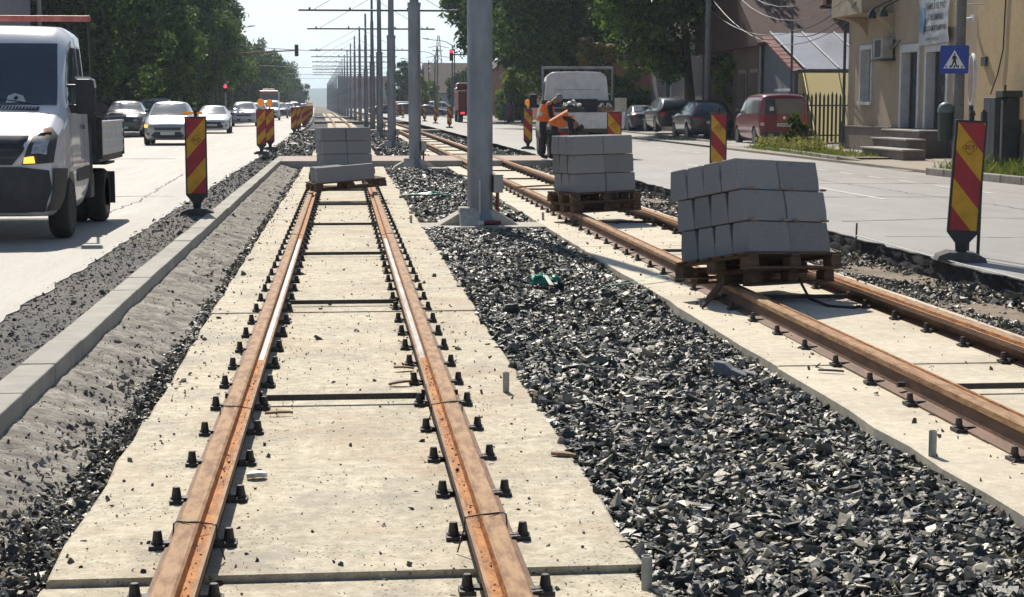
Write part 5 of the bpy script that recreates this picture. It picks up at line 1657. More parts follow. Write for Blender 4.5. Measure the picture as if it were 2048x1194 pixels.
# roof edge with gutter
b = MB(); b.prism([(54.3, 7.4), (55.2, 4.9), (55.55, 4.9), (55.55, 5.06), (54.6, 7.6)], X0 - .6, X0 + 9, None, 'yz'); b.build('roof_edge', m_tile, bd)
b = MB(); b.b2(X0 - .7, X0 + 9, 55.5, 55.66, 4.78, 4.92); b.build('gutter', m_zinc_dark, bd, bevel=.03)
b = MB(); b.b2(X0 - .55, X0 + 8, 54.56, 55.5, 4.86, 4.9); b.build('soffit', mat('dark_soffit', (.09, .06, .05), (.06, .04, .035), 6), bd)
b = MB(); b.tube([(X0 - .1, 55.58, 4.8), (X0 - .1, 55.4, 4.6), (X0 - .09, 54.75, 4.42), (X0 - .09, 54.68, 4.2), (X0 - .09, 54.68, 1.1)], .05, 8); b.tube([(X0 - .1, 54.68, 1.1), (X0 - .13, 54.68, .2)], .06, 8); b.build('downpipe', m_zinc_dark, bd, smooth=True)
m_pane = mat('dark_room_pane', (.03, .034, .04), (.05, .055, .06), 2, .25, spec=.25)
def opening(o, door):
    y0, y1, z0, z1 = o
    nm = 'door' if door else 'window'
    p = MB(); s = .16 if door else .10
    p.b2(X0 - .05, X0 + .30, y0 - .0, y0 + s, z0, z1); p.b2(X0 - .05, X0 + .30, y1 - s, y1, z0, z1); p.b2(X0 - .05, X0 + .30, y0 + s, y1 - s, z1 - s * 1.4, z1)
    if not door:
        p.b2(X0 - .10, X0 + .30, y0 - .04, y1 + .04, z0 - .07, z0 + .03)
    q = p.build(nm, m_wframe, bd, bevel=.006)
    g = MB()
    if door:
        g.b2(X0 + .22, X0 + .27, y0 + s, y0 + s + .12, z0, z1 - s * 1.4); g.b2(X0 + .22, X0 + .27, y1 - s - .12, y1 - s, z0, z1 - s * 1.4); g.b2(X0 + .22, X0 + .27, (y0 + y1) / 2 - .06, (y0 + y1) / 2 + .06, z0, z1 - s * 1.4); g.b2(X0 + .225, X0 + .265, y0 + s + .12, y1 - s - .12, z0, z0 + .35)
        g.build('door_leaf', m_door, q)
        k = MB(); k.b2(X0 + .18, X0 + .22, (y0 + y1) / 2 + .03, (y0 + y1) / 2 + .06, z0 + 1.0, z0 + 1.2); k.build('handle', m_chrome, q)
    else:
        for yy in (y0 + s, (y0 + y1) / 2 - .035, y1 - s - .07):
            g.b2(X0 + .20, X0 + .25, yy, yy + .07, z0 + .03, z1 - s * 1.4)
        g.build('sash', m_wframe, q)
    k = MB(); k.b2(X0 + .24, X0 + .25, y0 + s, y1 - s, z0, z1 - s * 1.4); k.build('pane', m_pane, q)
opening(OP[0], False); opening(OP[1], True); opening(OP[2], True)
b = MB(); b.b2(X0 - .85, X0 - .06, 45.0, 48.2, .1, .90); b.b2(X0 - 1.4, X0 - .85, 44.4, 47.4, .1, .68); b.b2(X0 - 2.0, X0 - 1.4, 42.9, 46.4, .1, .44); b.build('entrance_steps', m_plinth, bd, bevel=.015)
b = MB(); b.b2(X0 - .89, X0 - .06, 44.96, 48.24, .90, .945); b.b2(X0 - 1.45, X0 - .89, 44.36, 47.44, .68, .725); b.b2(X0 - 2.06, X0 - 1.45, 42.86, 46.44, .44, .485); b.build('step_treads', mat('worn_step_stone', (.40, .37, .33), (.30, .28, .25), 4, .7), bd, bevel=.008)
m_siding = wave_mat('cream_siding', (.34, .27, .19), (.56, .46, .33), 3.3, 'Y', .7, (.06, .16), .4, .02, 0)
b = MB(); b.b2(X0 - .95, X0, 50.2, 53.35, 4.36, 7.4); b.build('bay_window_siding', m_siding, bd, bevel=.01)
b = MB()
arc = [(0, 4.36), (-.95, 4.36)] + [(-.95 + .95 * math.sin(a), 3.62 + .72 * math.cos(a)) for a in np.linspace(.15, 1.5, 8)]
b.prism([(X0 + p[0], p[1]) for p in arc], 49.95, 50.45, None, 'xz'); b.build('curved_bracket', m_beige, bd)
b = MB(); b.prism([(X0 + p[0], p[1]) for p in arc], 52.6, 53.1, None, 'xz'); b.build('curved_bracket', m_beige, bd)
t = thing('air_conditioner', 'weathered outdoor air conditioner unit on the beige wall between window and first door', 'air conditioner', (X0 - .24, 50.25, 3.0))
b = MB(); b.b2(-.17, .17, -.45, .45, 0, .62); b.build('casing', mat('weathered_casing', (.42, .41, .37), (.26, .24, .2), 5, .6), t, bevel=.02)
b = MB(); b.b2(-.176, -.168, -.30, .25, .06, .56); b.build('grille', m_trim, t)
b = MB(); b.b2(-.22, .24, -.5, .5, -.06, -.02); b.build('wall_bracket', m_zinc_dark, t)
b = MB(); b.tube([(.1, -.44, .3), (.12, -.6, .35), (.22, -.75, .5), (.23, -.9, .52)], .035, 8); b.build('pipe', m_zinc, t, smooth=True)
# banner with lettering
bn = thing('shop_banner', 'white shop banner lettered TAMPLARIE hung over the second door', 'banner', (X0 - .14, 46.15, 3.93))
V = []; F = []; nu, nv = 16, 12
for i in range(nu + 1):
    for j in range(nv + 1):
        u, v = i / nu - .5, j / nv - .5
        V.append((.03 * noise.noise(Vector((u * 6, v * 3, 2))), u * 2.4 * (1 - .05 * math.cos(v * 4)), v * 1.24 * (1 + .03 * math.sin(u * 5))))
for i in range(nu):
    for j in range(nv):
        F.append((i * (nv + 1) + j, (i + 1) * (nv + 1) + j, (i + 1) * (nv + 1) + j + 1, i * (nv + 1) + j + 1))
np_mesh('sheet', np.array(V), np.array(F), mat('banner_vinyl', (.52, .55, .58), (.42, .45, .49), 3, .35), bn)
m_bl = mat('banner_blue', (.12, .25, .45), (.2, .33, .5), 6, .5)
b = MB(); b.prism([(.70, -.35), (1.05, -.25), (1.12, .1), (1.0, .38), (.72, .42), (.62, .05)], -.036, -.034, None, 'yz'); lg = b.build('logo_patch', m_bl, bn)
for s_, zz, sz in (('TÂMPLĂRIE PVC', .40, .25), ('ŞI ALUMINIU', .10, .24), ('CU GEAM TERMOPAN', -.20, .21), ('0257 ...', -.46, .18)):
    if '...' in s_:
        b = MB()
        for k in range(9):
            b.b2(-.038, -.036, -.45 + k * .11, -.38 + k * .11, -.52, -.44)
        b.build('faded_lettering', mat('faded_ink', (.2, .21, .23)), bn); continue
    lettering(s_, sz, m_ink, bn, (-.042, -.2, zz), (R(90), 0, R(-90)), bold=.004, sx=.86)
for yy, l in ((48.35, 'left'), (47.3, 'right')):
    t = thing('flood_lamp', 'black flood lamp on a slanting arm above the shop banner, the %s one' % l, 'lamp', (X0 - 1.2, yy, 4.2))
    b = MB(); b.lathe([(.05, .16), (.10, .08), (.14, -.06), (.12, -.09)], 12); b.build('lamp_head', m_black, t, smooth=True)
    b = MB(); b.tube([(0, 0, .14), (.1, -.02, .22), (1.15, -.1, .75)], .025, 6); b.build('arm', m_black, t)
b = MB(); b.cyl((X0 - .32, 43.4, 3.82), (X0 - .12, 43.2, 3.86), .06, .05, 10); b.b2(X0 - .16, X0 - .12, 43.05, 43.3, 3.78, 3.96)
tag(b.build('security_camera', m_pvc, smooth=True), 'small white security camera on the corner of the beige building', 'camera')
b = MB(); b.b2(X0 - .20, X0 - .12, 42.1, 42.4, 2.62, 2.86)
tag(b.build('wall_box', m_zinc_dark, bevel=.01), 'small dark box on the ochre wall right of the crossing sign', 'box')
b = MB(); b.tube([(X0 - .15, 40.6, 6), (X0 - .15, 40.9, 5), (X0 - .15, 41.0, 4), (X0 - .15, 41.05, 3), (X0 - .17, 41.3, 2.4), (X0 - .3, 41.4, 1.9)], .018, 5)
b.tube([(X0 - .15, 39.9, 6), (X0 - .18, 39.7, 4.9), (X0 - .18, 39.4, 4.55), (X0 - .18, 39.1, 4.8), (X0 - .15, 39.2, 6)], .02, 5)
tag(b.build('wall_cable', m_black), 'black cable running down the ochre wall with a hanging loop', 'cable')
t = thing('gas_meter_cabinet', 'tall dark metal cabinet against the ochre wall at the right edge', 'cabinet', (X0 - .62, 40.3, .2))
b = MB(); b.b2(-.2, .42, -.55, .2, 0, 1.62); b.build('cabinet_body', mat('dark_green_steel', (.03, .04, .045), (.05, .06, .062), 4, .5), t, bevel=.015)
b = MB(); b.b2(-.205, -.2, -.25, .1, .1, 1.5); b.build('cabinet_door', m_zinc_dark, t)
b = MB(); b.b2(-.1, .4, -.75, -.3, 1.62, 1.78); b.cyl((.1, -.4, 1.78), (.1, -.4, 1.92), .03, n=8); b.cyl((0, -.9, 1.55), (.1, -.55, 1.55), .03, n=8); b.build('regulator', m_trim, t, bevel=.01)
b = MB(); b.tube([(-.05, -.62, 0), (-.05, -.62, 1.55)], .03, 8); b.build('gas_pipe', m_zinc, t)
# ------------------------------------------------------------------ concrete pole with crossing sign, litter bin
m_conc = ground_mat('pole_concrete', (.20, .19, .18), (.13, .125, .12), (.26, .25, .24), fine=16, rough=.9, bump=.4, bscale=30)
t = thing('utility_pole', 'dark concrete utility pole in front of the second door of the beige building', 'pole', (13.74, 37.2, .2))
b = MB(); b.cyl((0, 0, -.2), (0, 0, 8.5), .125, .095, 10); b.build('pole_shaft', m_conc, t)
b = MB(); b.tube([(-.16, 0, 3.66), (.55, .1, 3.68)], .015, 5); b.build('bracket_rod', m_pvc, t)
t = thing('crossing_sign', 'blue pedestrian crossing sign on the dark concrete pole', 'road sign', (13.50, 36.9, 2.64), R(-17))
m_blue = mat('sign_blue', (.008, .05, .34), (.006, .045, .30), 5, .35)
b = MB(); q = .31
ring = []
for cx_, cz_, a0 in ((q - .04, q - .04, 0), (-q + .04, q - .04, 90), (-q + .04, -q + .04, 180), (q - .04, -q + .04, 270)):
    for k in range(4):
        a = R(a0 + 30 * k); ring.append((cx_ + .04 * math.cos(a), cz_ + .04 * math.sin(a)))
b.prism(ring, 0, .02, None, 'xz'); b.build('sign_plate', m_blue, t)
b = MB(); b.prism([(-.235, -.195), (.235, -.195), (0, .21)], -.003, -.0005, None, 'xz'); tw = b.build('white_triangle', mat('sign_white', (.75, .76, .78), None, rough=.4), t)
b = MB()
y_ = -.0045
T = Matrix.Translation((0, y_, .115)) @ Matrix.Rotation(R(90), 4, 'X')
b.lathe([(.020, -.0008), (.020, .0008)], 12, T)
b.prism([(-.028, .088), (.028, .088), (.062, .005), (.046, -.002), (.03, .035), (.03, -.02), (.055, -.125), (.075, -.165), (.045, -.165), (.028, -.135), (.0, -.055), (-.03, -.125), (-.052, -.17), (-.082, -.165), (-.055, -.11), (-.03, -.02), (-.03, .035), (-.05, -.005), (-.066, .005)], y_ - .0006, y_ + .0006, None, 'xz')
b.build('pedestrian_symbol', m_ink, tw)
b = MB()
for k in range(5):
    xx = -.17 + .085 * k
    b.prism([(xx - .025, -.18), (xx + .012, -.18), (xx + .025 * (1 - .35 * abs(k - 2)) , -.125), (xx - .005, -.125)], y_ - .0006, y_ + .0006, None, 'xz')
b.build('zebra_symbol', m_ink, tw)
b = MB(); b.box((.37, .15, .1), (.2, .04, .04), rot=(0, 0, R(20))); b.build('bracket', m_zinc, t)
t = thing('litter_bin', 'dark green litter bin with pale domed lid on the concrete pole', 'litter bin', (13.48, 37.3, .2))
m_bin = mat('dark_green_plastic', (.015, .035, .03), (.025, .05, .042), 5, .5)
b = MB(); b.lathe([(.13, .64), (.155, .70), (.165, 1.25), (.17, 1.27)], 16); b.build('bin_body', m_bin, t, smooth=True)
b = MB(); b.lathe([(.18, 1.27), (.18, 1.34), (.15, 1.44), (.06, 1.50)], 16); b.build('bin_lid', mat('grey_green_plastic', (.12, .15, .14), None, rough=.5), t, smooth=True)
# ------------------------------------------------------------------ fence with pointed pickets
fc = thing('picket_fence', 'dark green metal fence of pointed pickets behind the red van', 'fence', (16.7, 61.9, .2))
m_fence = mat('fence_green_paint', (.012, .03, .026), (.02, .042, .036), 6, .45)
for z_ in (.28, 1.38):
    b = MB(); b.b2(0, 2.6, -.02, .02, z_, z_ + .05); b.build('rail', m_fence, fc)
pk = MB(); pk.prism([(-.04, 0), (.04, 0), (.04, 1.72), (0, 1.86), (-.04, 1.72)], -.008, .008, None, 'xz'); o0 = None
for k in range(13):
    if o0 is None:
        o0 = pk.build('picket', m_fence, fc); o = o0
    else:
        o = o0.copy(); col.objects.link(o); o.parent = fc
    o.location = (.08 + k * .155, -.03, .03 + .04 * math.sin(k * 1.7))
b = MB(); b.prism([(2.05, .05), (3.2, .05), (3.2, 1.7), (2.9, 1.95), (2.6, 2.02), (2.3, 1.92), (2.05, 1.7)], -.03, .0, None, 'xz'); b.build('solid_gate_panel', m_fence, fc)
# ------------------------------------------------------------------ yellow lean-to, brown house, other houses on the right
m_yel = mat('yellow_translucent_sheet', (.80, .66, .33), (.74, .60, .29), 3, .85, .15, 40)
def sheet_mat(m, fac, colr, kind='ShaderNodeBsdfTranslucent'):
    nt = m.node_tree
    t = nt.nodes.new(kind); t.inputs[0].default_value = rgba(colr)
    x = nt.nodes.new('ShaderNodeMixShader'); x.inputs[0].default_value = fac
    nt.links.new(nt.nodes['Principled BSDF'].outputs[0], x.inputs[1]); nt.links.new(t.outputs[0], x.inputs[2])
    nt.links.new(x.outputs[0], nt.nodes['Material Output'].inputs[0])
sheet_mat(m_yel, .72, (1, .88, .50))  # wall made translucent so the sun behind lifts it to bright yellow
ly = thing('yellow_annex', 'bright yellow annex with sloping glass panel roof behind the fence', 'annex', (0, 0, 0))
b = MB(); b.add([(17.05, 63.1, .2), (22.5, 63.1, .2), (22.5, 63.1, 2.84), (17.05, 63.1, 2.84)], [(0, 1, 2, 3)]); b.build('yellow_wall', m_yel, ly)
b = MB(); b.b2(16.9, 22.6, 62.72, 63.0, 2.82, 2.95); b.build('gutter', m_zinc_dark, ly, bevel=.03)
m_greyw = mat('blue_grey_render', (.17, .185, .20), (.13, .145, .16), 4, .9)
b = MB(); b.prism([(63.26, .2), (68.2, .2), (68.2, 4.35), (63.26, 2.84)], 17.0, 17.2, None, 'yz'); b.build('side_wall', m_greyw, ly)
b = MB(); b.b2(16.95, 17.0, 63.8, 66.3, .9, 2.25); wn_ = b.build('side_window', m_wframe, ly)
b = MB(); b.b2(16.935, 16.95, 63.9, 65.0, 1.0, 2.15); b.b2(16.935, 16.95, 65.1, 66.2, 1.0, 2.15); b.build('pane', m_glass_l, wn_)
m_pan = mat('roof_glass_panels', (.74, .75, .78), (.66, .67, .70), 2, .18, spec=.7)
sheet_mat(m_pan, .4, (.93, .94, .95), 'ShaderNodeBsdfTransparent')
sl = math.atan2(1.53, 5.2)
for k in range(4):
    b = MB(); x0 = 17.25 + k * 1.32
    b.add([(x0, 62.9, 2.97), (x0 + 1.27, 62.9, 2.97), (x0 + 1.27, 68.2, 4.52), (x0, 68.2, 4.52)], [(0, 1, 2, 3)])
    b.build('glass_panel', m_pan, ly)
b = MB()
for k in range(5):
    x0 = 17.2 + k * 1.32
    b.add([(x0, 62.86, 2.99), (x0 + .05, 62.86, 2.99), (x0 + .05, 68.22, 4.55), (x0, 68.22, 4.55)], [(0, 1, 2, 3)])
o = b.build('glazing_bars', m_wframe, ly); o.modifiers.new('thickness', 'SOLIDIFY').thickness = .04
b = MB()
for k in range(9):
    f = k / 9
    b.box((16.98, 63.1 + 5.1 * f, 2.93 + 1.5 * f), (.42, .5, .07), rot=(sl, 0, 0))
b.build('tile_verge', mat('red_verge_tile', (.22, .055, .045), (.13, .04, .035), 6, .8), ly)
b = MB(); b.tube([(16.92, 62.95, 2.9), (16.92, 62.9, .2)], .05, 8); b.build('downpipe', m_zinc_dark, ly)
b = MB(); b.cyl((16.55, 62.2, .1), (16.55, 62.2, 5.2), .045, n=8); b.cyl((16.55, 62.2, .1), (16.55, 62.2, 2.1), .085, n=8)
tag(b.build('antenna_post', m_zinc_dark), 'thin dark metal post in front of the glass roof', 'post')
bh = thing('brown_house', 'brown plastered house with tall framed windows and a tiled roof above the fence', 'house')
m_brn = ground_mat('brown_render', (.17, .105, .075), (.12, .078, .058), (.21, .135, .1), fine=20, rough=.92, bump=.3, bscale=40, stain=(.1, .07, .055), stain_scale=.7)
b = MB(); b.b2(16.9, 26, 68.3, 73.4, .2, 4.1); b.build('wall', m_brn, bh)
for y0, y1 in ((68.7, 69.9), (70.8, 71.9)):
    b = MB(); b.b2(16.84, 16.9, y0 - .12, y1 + .12, .35, 3.1); f = b.build('window', mat('ochre_window_frame', (.30, .23, .15), (.22, .17, .11), 6, .7), bh)
    b = MB(); b.b2(16.82, 16.84, y0, y1, .4, 2.95); b.build('shutter', mat('brown_shutter', (.075, .035, .032), (.055, .028, .026), 8, .6), f)
b = MB(); b.prism([(67.7, 4.0), (67.7, 4.12), (76.5, 9.0), (80, 9.0), (80, 4.0)], 16.6, 30, None, 'yz'); b.build('roof', m_tile, bh)
b = MB(); b.tube([(16.85, 68.2, 4.0), (16.85, 68.2, .3)], .05, 8); b.build('downpipe', m_zinc, bh)
b2 = thing('roof_banner', 'large faded white banner with pale print leaning on the tiled roof', 'banner', (21.4, 70.0, 5.55), (R(-22), 0, R(4)))
b = MB(); b.b2(-1.25, 1.35, 0, .03, -.95, 1.5); b.build('sheet', mat('faded_banner_vinyl', (.42, .44, .47), (.36, .38, .42), 2, .5), b2)
b = MB()
rnd = random.Random(4)
for zz, n_, h_ in ((.95, 8, .22), (.35, 5, .3), (-.25, 9, .1), (-.6, 10, .08)):
    for k in range(n_):
        x0 = -1.0 + 1.45 * k / n_
        b.b2(x0, x0 + 1.0 / n_, -.004, -.001, zz, zz + h_ * rnd.uniform(.6, 1))
b.build('faded_lettering', mat('faded_banner_ink', (.27, .32, .36)), b2)
b = MB(); T = Matrix.Translation((.75, -.003, .35)) @ Matrix.Scale(.45, 4, (1, 0, 0)) @ Matrix.Rotation(R(90), 4, 'X')
b.lathe([(.5, 0), (.42, .001)], 22, T, caps=False); b.lathe([(.16, 0), (.02, .001)], 18, T, caps=False); b.build('print_wheel', mat('banner_wheel_ink', (.12, .15, .17)), b2)
def house(label, x0, x1, y0, y1, ze, zr, m, mr, wins=(), name='house', axis='y'):
    t = thing(name, label, 'house', (0, 0, 0))
    b = MB(); b.b2(x0, x1, y0, y1, .1, ze); b.build('wall', m, t)
    o = .45
    if axis == 'y':
        xm = (x0 + x1) / 2
        b = MB(); b.prism([(x0 - o, ze - .1), (xm, zr), (x1 + o, ze - .1), (x1 + o, ze + .05), (xm, zr + .2), (x0 - o, ze + .05)], y0 - o, y1 + o, None, 'xz'); b.build('roof', mr, t)
        b = MB(); b.prism([(x0 + .01, ze - .05), (xm, zr - .05), (x1 - .01, ze - .05)], y0 + .02, y1 - .02, None, 'xz'); b.build('gable', m, t)
    else:
        ym = (y0 + y1) / 2
        b = MB(); b.prism([(y0 - o, ze - .1), (ym, zr), (y1 + o, ze - .1), (y1 + o, ze + .05), (ym, zr + .2), (y0 - o, ze + .05)], x0 - o, x1 + o, None, 'yz'); b.build('roof', mr, t)
        b = MB(); b.prism([(y0 + .01, ze - .05), (ym, zr - .05), (y1 - .01, ze - .05)], x0 + .02, x1 - .02, None, 'yz'); b.build('gable', m, t)
    sx = x0 if x0 > 0 else x1
    s = -1 if x0 > 0 else 1
    for (side, a, c, z0, z1) in wins:
        b = MB(); q = MB()
        if side == 'street':
            b.b2(sx + s * .05, sx, a - .1, c + .1, z0 - .1, z1 + .1); q.b2(sx + s * .06, sx + s * .05, a, c, z0, z1)
        else:
            b.b2(a - .1, c + .1, y0 - .05, y0, z0 - .1, z1 + .1); q.b2(a, c, y0 - .06, y0 - .05, z0, z1)
        f = b.build('window', m_wframe, t); q.build('pane', m_glass, f)
    return t
m_orw = mat('orange_brown_render', (.30, .155, .085), (.22, .12, .07), 4, .9)
m_purp = mat('mauve_grey_render', (.20, .175, .18), (.15, .135, .14), 4, .9)
house('orange brown plastered house beyond the dark hedge', 17.6, 25, 103, 118, 4.4, 7.6, m_orw, m_tileg, [('street', 105, 106.3, 1.4, 3), ('street', 109, 110.3, 1.4, 3), ('street', 113, 114.3, 1.4, 3)])
house('mauve grey house wall behind the big right-hand tree', 17.4, 25, 82, 96, 5.0, 8.6, m_purp, m_tileg, [('street', 85, 86.2, 1.4, 3), ('street', 90, 91.2, 1.4, 3)])
house('far house with broad dark brown roof beyond the parked cars', 12.5, 22, 250, 266, 3.2, 7.6, mat('pale_blue_render', (.30, .36, .40), (.26, .31, .34), 3, .9), m_tileg, [('front', 13.2, 14.4, 1.2, 2.6), ('front', 16, 17, 1.2, 2.6)], axis='x')
house('small far house with orange gable beside the dark roofed one', 17.2, 25, 226, 240, 3.4, 7.2, m_orw, m_tileg, [('front', 18.2, 19.2, 1.3, 2.7)])
house('red brick gable house behind the diamond road sign', 17.5, 24, 152, 166, 5.2, 8.8, brick_mat('red_brick', (.26, .07, .05), (.32, .1, .07), (.3, .27, .24), 1, .4, .15), m_tileg, [('front', 18.5, 19.6, 1.3, 3)])
fb = thing('long_building', 'long red brown flat-roofed building closing the street behind the tram poles', 'building', (0, 0, 0))
b = MB(); b.b2(-1.5, 16, 560, 575, 0, 10); b.build('wall', mat('rust_red_cladding', (.24, .10, .07), (.19, .08, .06), 3, .8), fb)
b = MB(); b.b2(-1.7, 16.2, 559.7, 575.2, 10, 10.7); b.build('roof_edge', m_zinc, fb)
for k in range(5):
    b = MB(); b.b2(-.6 + k * 3.3, 1.5 + k * 3.3, 559.9, 560, 3.5, 7.2); b.build('window', m_glass_l, fb)
# left side
m_lav = mat('lavender_grey_render', (.23, .22, .245), (.19, .185, .205), 2, .9, .2, 30)
house('lavender grey rendered house at the top left corner', -26, -14.8, 66, 84, 7.6, 10.5, m_lav, m_tileg, [('street', 70, 71.4, 2.2, 4.0)])
house('dark house in deep shade between the lavender wall and the left trees', -26, -16.2, 86, 101, 7.0, 10, mat('dark_slate_render', (.07, .075, .09), (.05, .055, .068), 3, .9), m_tileg, [('street', 90, 91.3, 2, 4)])
wl_ = thing('boundary_wall', 'long dark boundary wall under the trees on the left', 'wall', (0, 0, 0))
b = MB(); b.b2(-16.0, -15.75, 102, 235, .1, 2.1); b.build('wall_face', mat('dark_wall_render', (.10, .09, .085), (.07, .065, .06), 2, .9), wl_)
b = MB(); b.b2(-16.06, -15.7, 102, 235, 2.1, 2.2); b.build('coping', m_kerb_old, wl_)
t = thing('round_bollard_column', 'pale carved garden column under the left trees behind the silver hatchback', 'column', (-13.0, 112, .2))
b = MB(); b.lathe([(.28, 0), (.28, .3), (.16, .4), (.2, 1.0), (.15, 1.5), (.26, 1.65), (.26, 1.8)], 12); b.build('shaft', m_base, t, smooth=True)
b = MB(); b.lathe([(.02, 1.8), (.2, 1.95), (.22, 2.1), (.12, 2.3), (.02, 2.35)], 12); b.build('finial', m_base, t, smooth=True)
# ------------------------------------------------------------------ street poles, lamps, signals, cables
def lamp_post(label, x, y, h, arm, group='street lamps'):
    t = thing('street_lamp', label, 'street lamp', (x, y, .1), 0, group)
    b = MB(); b.cyl((0, 0, -.1), (0, 0, h), .11, .06, 8); b.build('post', m_zinc_dark, t)
    b = MB(); b.tube([(0, 0, h - .1), (arm * .3, 0, h + .35), (arm, 0, h + .55)], [.05, .04, .035], 6); b.build('arm', m_zinc_dark, t)
    b = MB(); s = 1 if arm > 0 else -1
    b.prism([(arm, h + .5), (arm + s * .75, h + .62), (arm + s * .75, h + .68), (arm + s * .1, h + .66)], -.13, .13, None, 'xz'); b.build('lamp_head', m_zinc, t)
lamp_post('street lamp leaning out of the left trees, upper arm', -11.2, 150, 9.6, 1.6)
lamp_post('street lamp just below the upper one at the left tree edge', -11.0, 172, 8.6, 1.7)
lamp_post('thin street lamp over the left traffic light arm', -12.2, 226, 8.4, 1.8)
lamp_post('street lamp above the right red traffic light', 11.6, 182, 7.8, -2.4)
lamp_post('middle street lamp of the far right trio', 12.0, 224, 7.9, -2.6)
lamp_post('farthest street lamp of the far right trio', 12.4, 268, 8.0, -2.8)
m_red_on = mat('red_signal_light', (.8, .02, .05), None, rough=.3, emit=(1, .03, .08), estr=3)
m_sig = mat('signal_housing', (.02, .022, .022), (.03, .03, .03), 5, .5)
def signal_head(parent, x, y, z, n=3, lit=True, sc=1.0):
    b = MB(); b.box((x, y, z), (.32 * sc, .2, .98 * sc)); h = b.build('signal_housing', m_sig, parent, bevel=.03)
    for k in range(3):
        T = Matrix.Translation((x, y - .11, z + (.3 - .3 * k) * sc)) @ Matrix.Rotation(R(90), 4, 'X')
        b = MB(); b.lathe([(.11 * sc, -.005), (.10 * sc, .01)], 12, T); b.build('signal_lens', m_red_on if (k == 0 and lit) else m_trim, h)
t = thing('traffic_light', 'traffic light on a long mast arm reaching over the left road', 'traffic light', (-10.6, 146, .1))
b = MB(); b.cyl((0, 0, 0), (0, 0, 6.2), .12, .1, 8); b.build('mast', m_zinc_dark, t)
b = MB(); b.tube([(0, 0, 5.6), (3.4, 0, 5.88), (6.6, 0, 6.05)], [.09, .07, .05], 8); b.build('arm', m_steel_rust, t)
signal_head(t, 6.75, 0, 6.05, lit=False)
b = MB(); b.tube([(2.4, 0, 5.8), (2.4, 0, 6.1)], .05, 6); b.build('sensor', m_zinc_dark, t)
t = thing('traffic_light', 'red traffic light hanging from a mast arm left of the nearest tram pole', 'traffic light', (12.6, 150, .1))
b = MB(); b.cyl((0, 0, 0), (0, 0, 6.4), .12, .1, 8); b.build('mast', m_zinc_dark, t)
b = MB(); b.tube([(0, 0, 5.85), (-3.0, 0, 5.85)], .06, 6); b.build('arm', m_zinc_dark, t)
b = MB(); b.cyl((-2.85, 0, 3.2), (-2.85, 0, 6.35), .05, n=8); b.build('hanger', m_zinc_dark, t)
signal_head(t, -3.12, -.05, 5.8)
t = thing('traffic_light', 'low red traffic light under the diamond priority sign', 'traffic light', (12.55, 131, .1))
b = MB(); b.cyl((0, 0, 0), (0, 0, 3.4), .06, n=8); b.build('post', m_zinc_dark, t)
signal_head(t, -.1, -.08, 2.9)
t = thing('priority_sign', 'yellow and white diamond priority sign right of the nearest tram pole', 'road sign', (12.35, 130.6, 3.75))
b = MB(); b.prism([(-.48, 0), (0, -.48), (.48, 0), (0, .48)], 0, .03, None, 'xz'); b.build('white_diamond', m_pvc, t)
b = MB(); b.prism([(-.32, 0), (0, -.32), (.32, 0), (0, .32)], -.006, -.001, None, 'xz'); b.build('yellow_diamond', mat('sign_yellow', (.55, .40, .06), None, rough=.4), t)
b = MB(); b.cyl((0, .05, -3.6), (0, .05, .3), .04, n=8); b.build('sign_post', m_zinc_dark, t)
t = thing('pedestrian_signal', 'small red pedestrian signal on the left pavement near the low hedge', 'traffic light', (-8.75, 128, .1))
b = MB(); b.cyl((0, 0, 0), (0, 0, 3.1), .06, n=8); b.build('post', m_zinc_dark, t)
b = MB(); b.box((.12, -.05, 2.7), (.3, .2, .6)); h = b.build('signal_housing', m_sig, t, bevel=.03)
b = MB(); b.box((.12, -.16, 2.84), (.2, .02, .2)); b.build('signal_lens', m_red_on, h)
t = thing('diamond_sign', 'grey backed diamond road sign above the left panel row', 'road sign', (-2.55, 103, 2.1))
b = MB(); b.prism([(-.36, 0), (-.3, -.25), (0, -.42), (.3, -.25), (.36, 0), (.3, .2), (0, .48), (-.3, .2)], 0, .03, None, 'xz'); b.build('sign_back', m_zinc, t)
b = MB(); b.cyl((0, .03, -1.95), (0, .03, .3), .035, n=8); b.build('sign_post', m_zinc, t)
GPZ = 'roadside utility poles'
def upole(label, x, y, h, wash=0, r=.15, m=None):
    t = thing('utility_pole', label, 'pole', (x, y, .1), 0, GPZ)
    b = MB(); b.cyl((0, 0, 0), (0, 0, h), r, r * .7, 8); b.build('pole_shaft', m or m_conc, t)
    if wash:
        b = MB(); b.cyl((0, 0, 0), (0, 0, wash), r * 1.03, r * 1.01, 8, False); b.build('painted_band', m_lime, t)
    b = MB(); b.box((0, 0, h - .4), (1.2, .08, .08)); b.build('crossbar', m_zinc_dark, t)
    return t
upole('dark utility pole with whitewashed foot beside the big right-hand tree', 15.5, 72.0, 9.5, 1.7)
upole('pale twin utility pole before the dark house at top left', -15.5, 90.5, 10, m=m_base)
upole('weathered pole under the left trees near the pedestrian light', -11.2, 165, 9, m=m_base)
upole('utility pole beside the orange brown house', 17.0, 112, 8.6)
for i, (x, y, h, l) in enumerate(((10.8, 196, 8.0, 'nearest of the thin poles before the far brown roofs'), (12.0, 240, 7.6, 'middle one of the thin poles before the far brown roofs'), (11.2, 290, 7.4, 'farthest of the thin poles before the far brown roofs'))):
    upole(l, x, y, h, r=.12)
def cable(label, a, c, sag, r=.018, n=14, m=None, group='overhead cables'):
    a, c = Vector(a), Vector(c)
    pts = [a.lerp(c, k / n) - Vector((0, 0, sag * 4 * (k / n) * (1 - k / n))) for k in range(n + 1)]
    b = MB(); b.tube(pts, r, 5)
    return tag(b.build('overhead_cable', m or m_zinc_dark), label, 'cable', group)
pt = (15.5, 72, 8.9)
m_cab = mat('grey_cable_sheath', (.11, .115, .125), None, rough=.5)
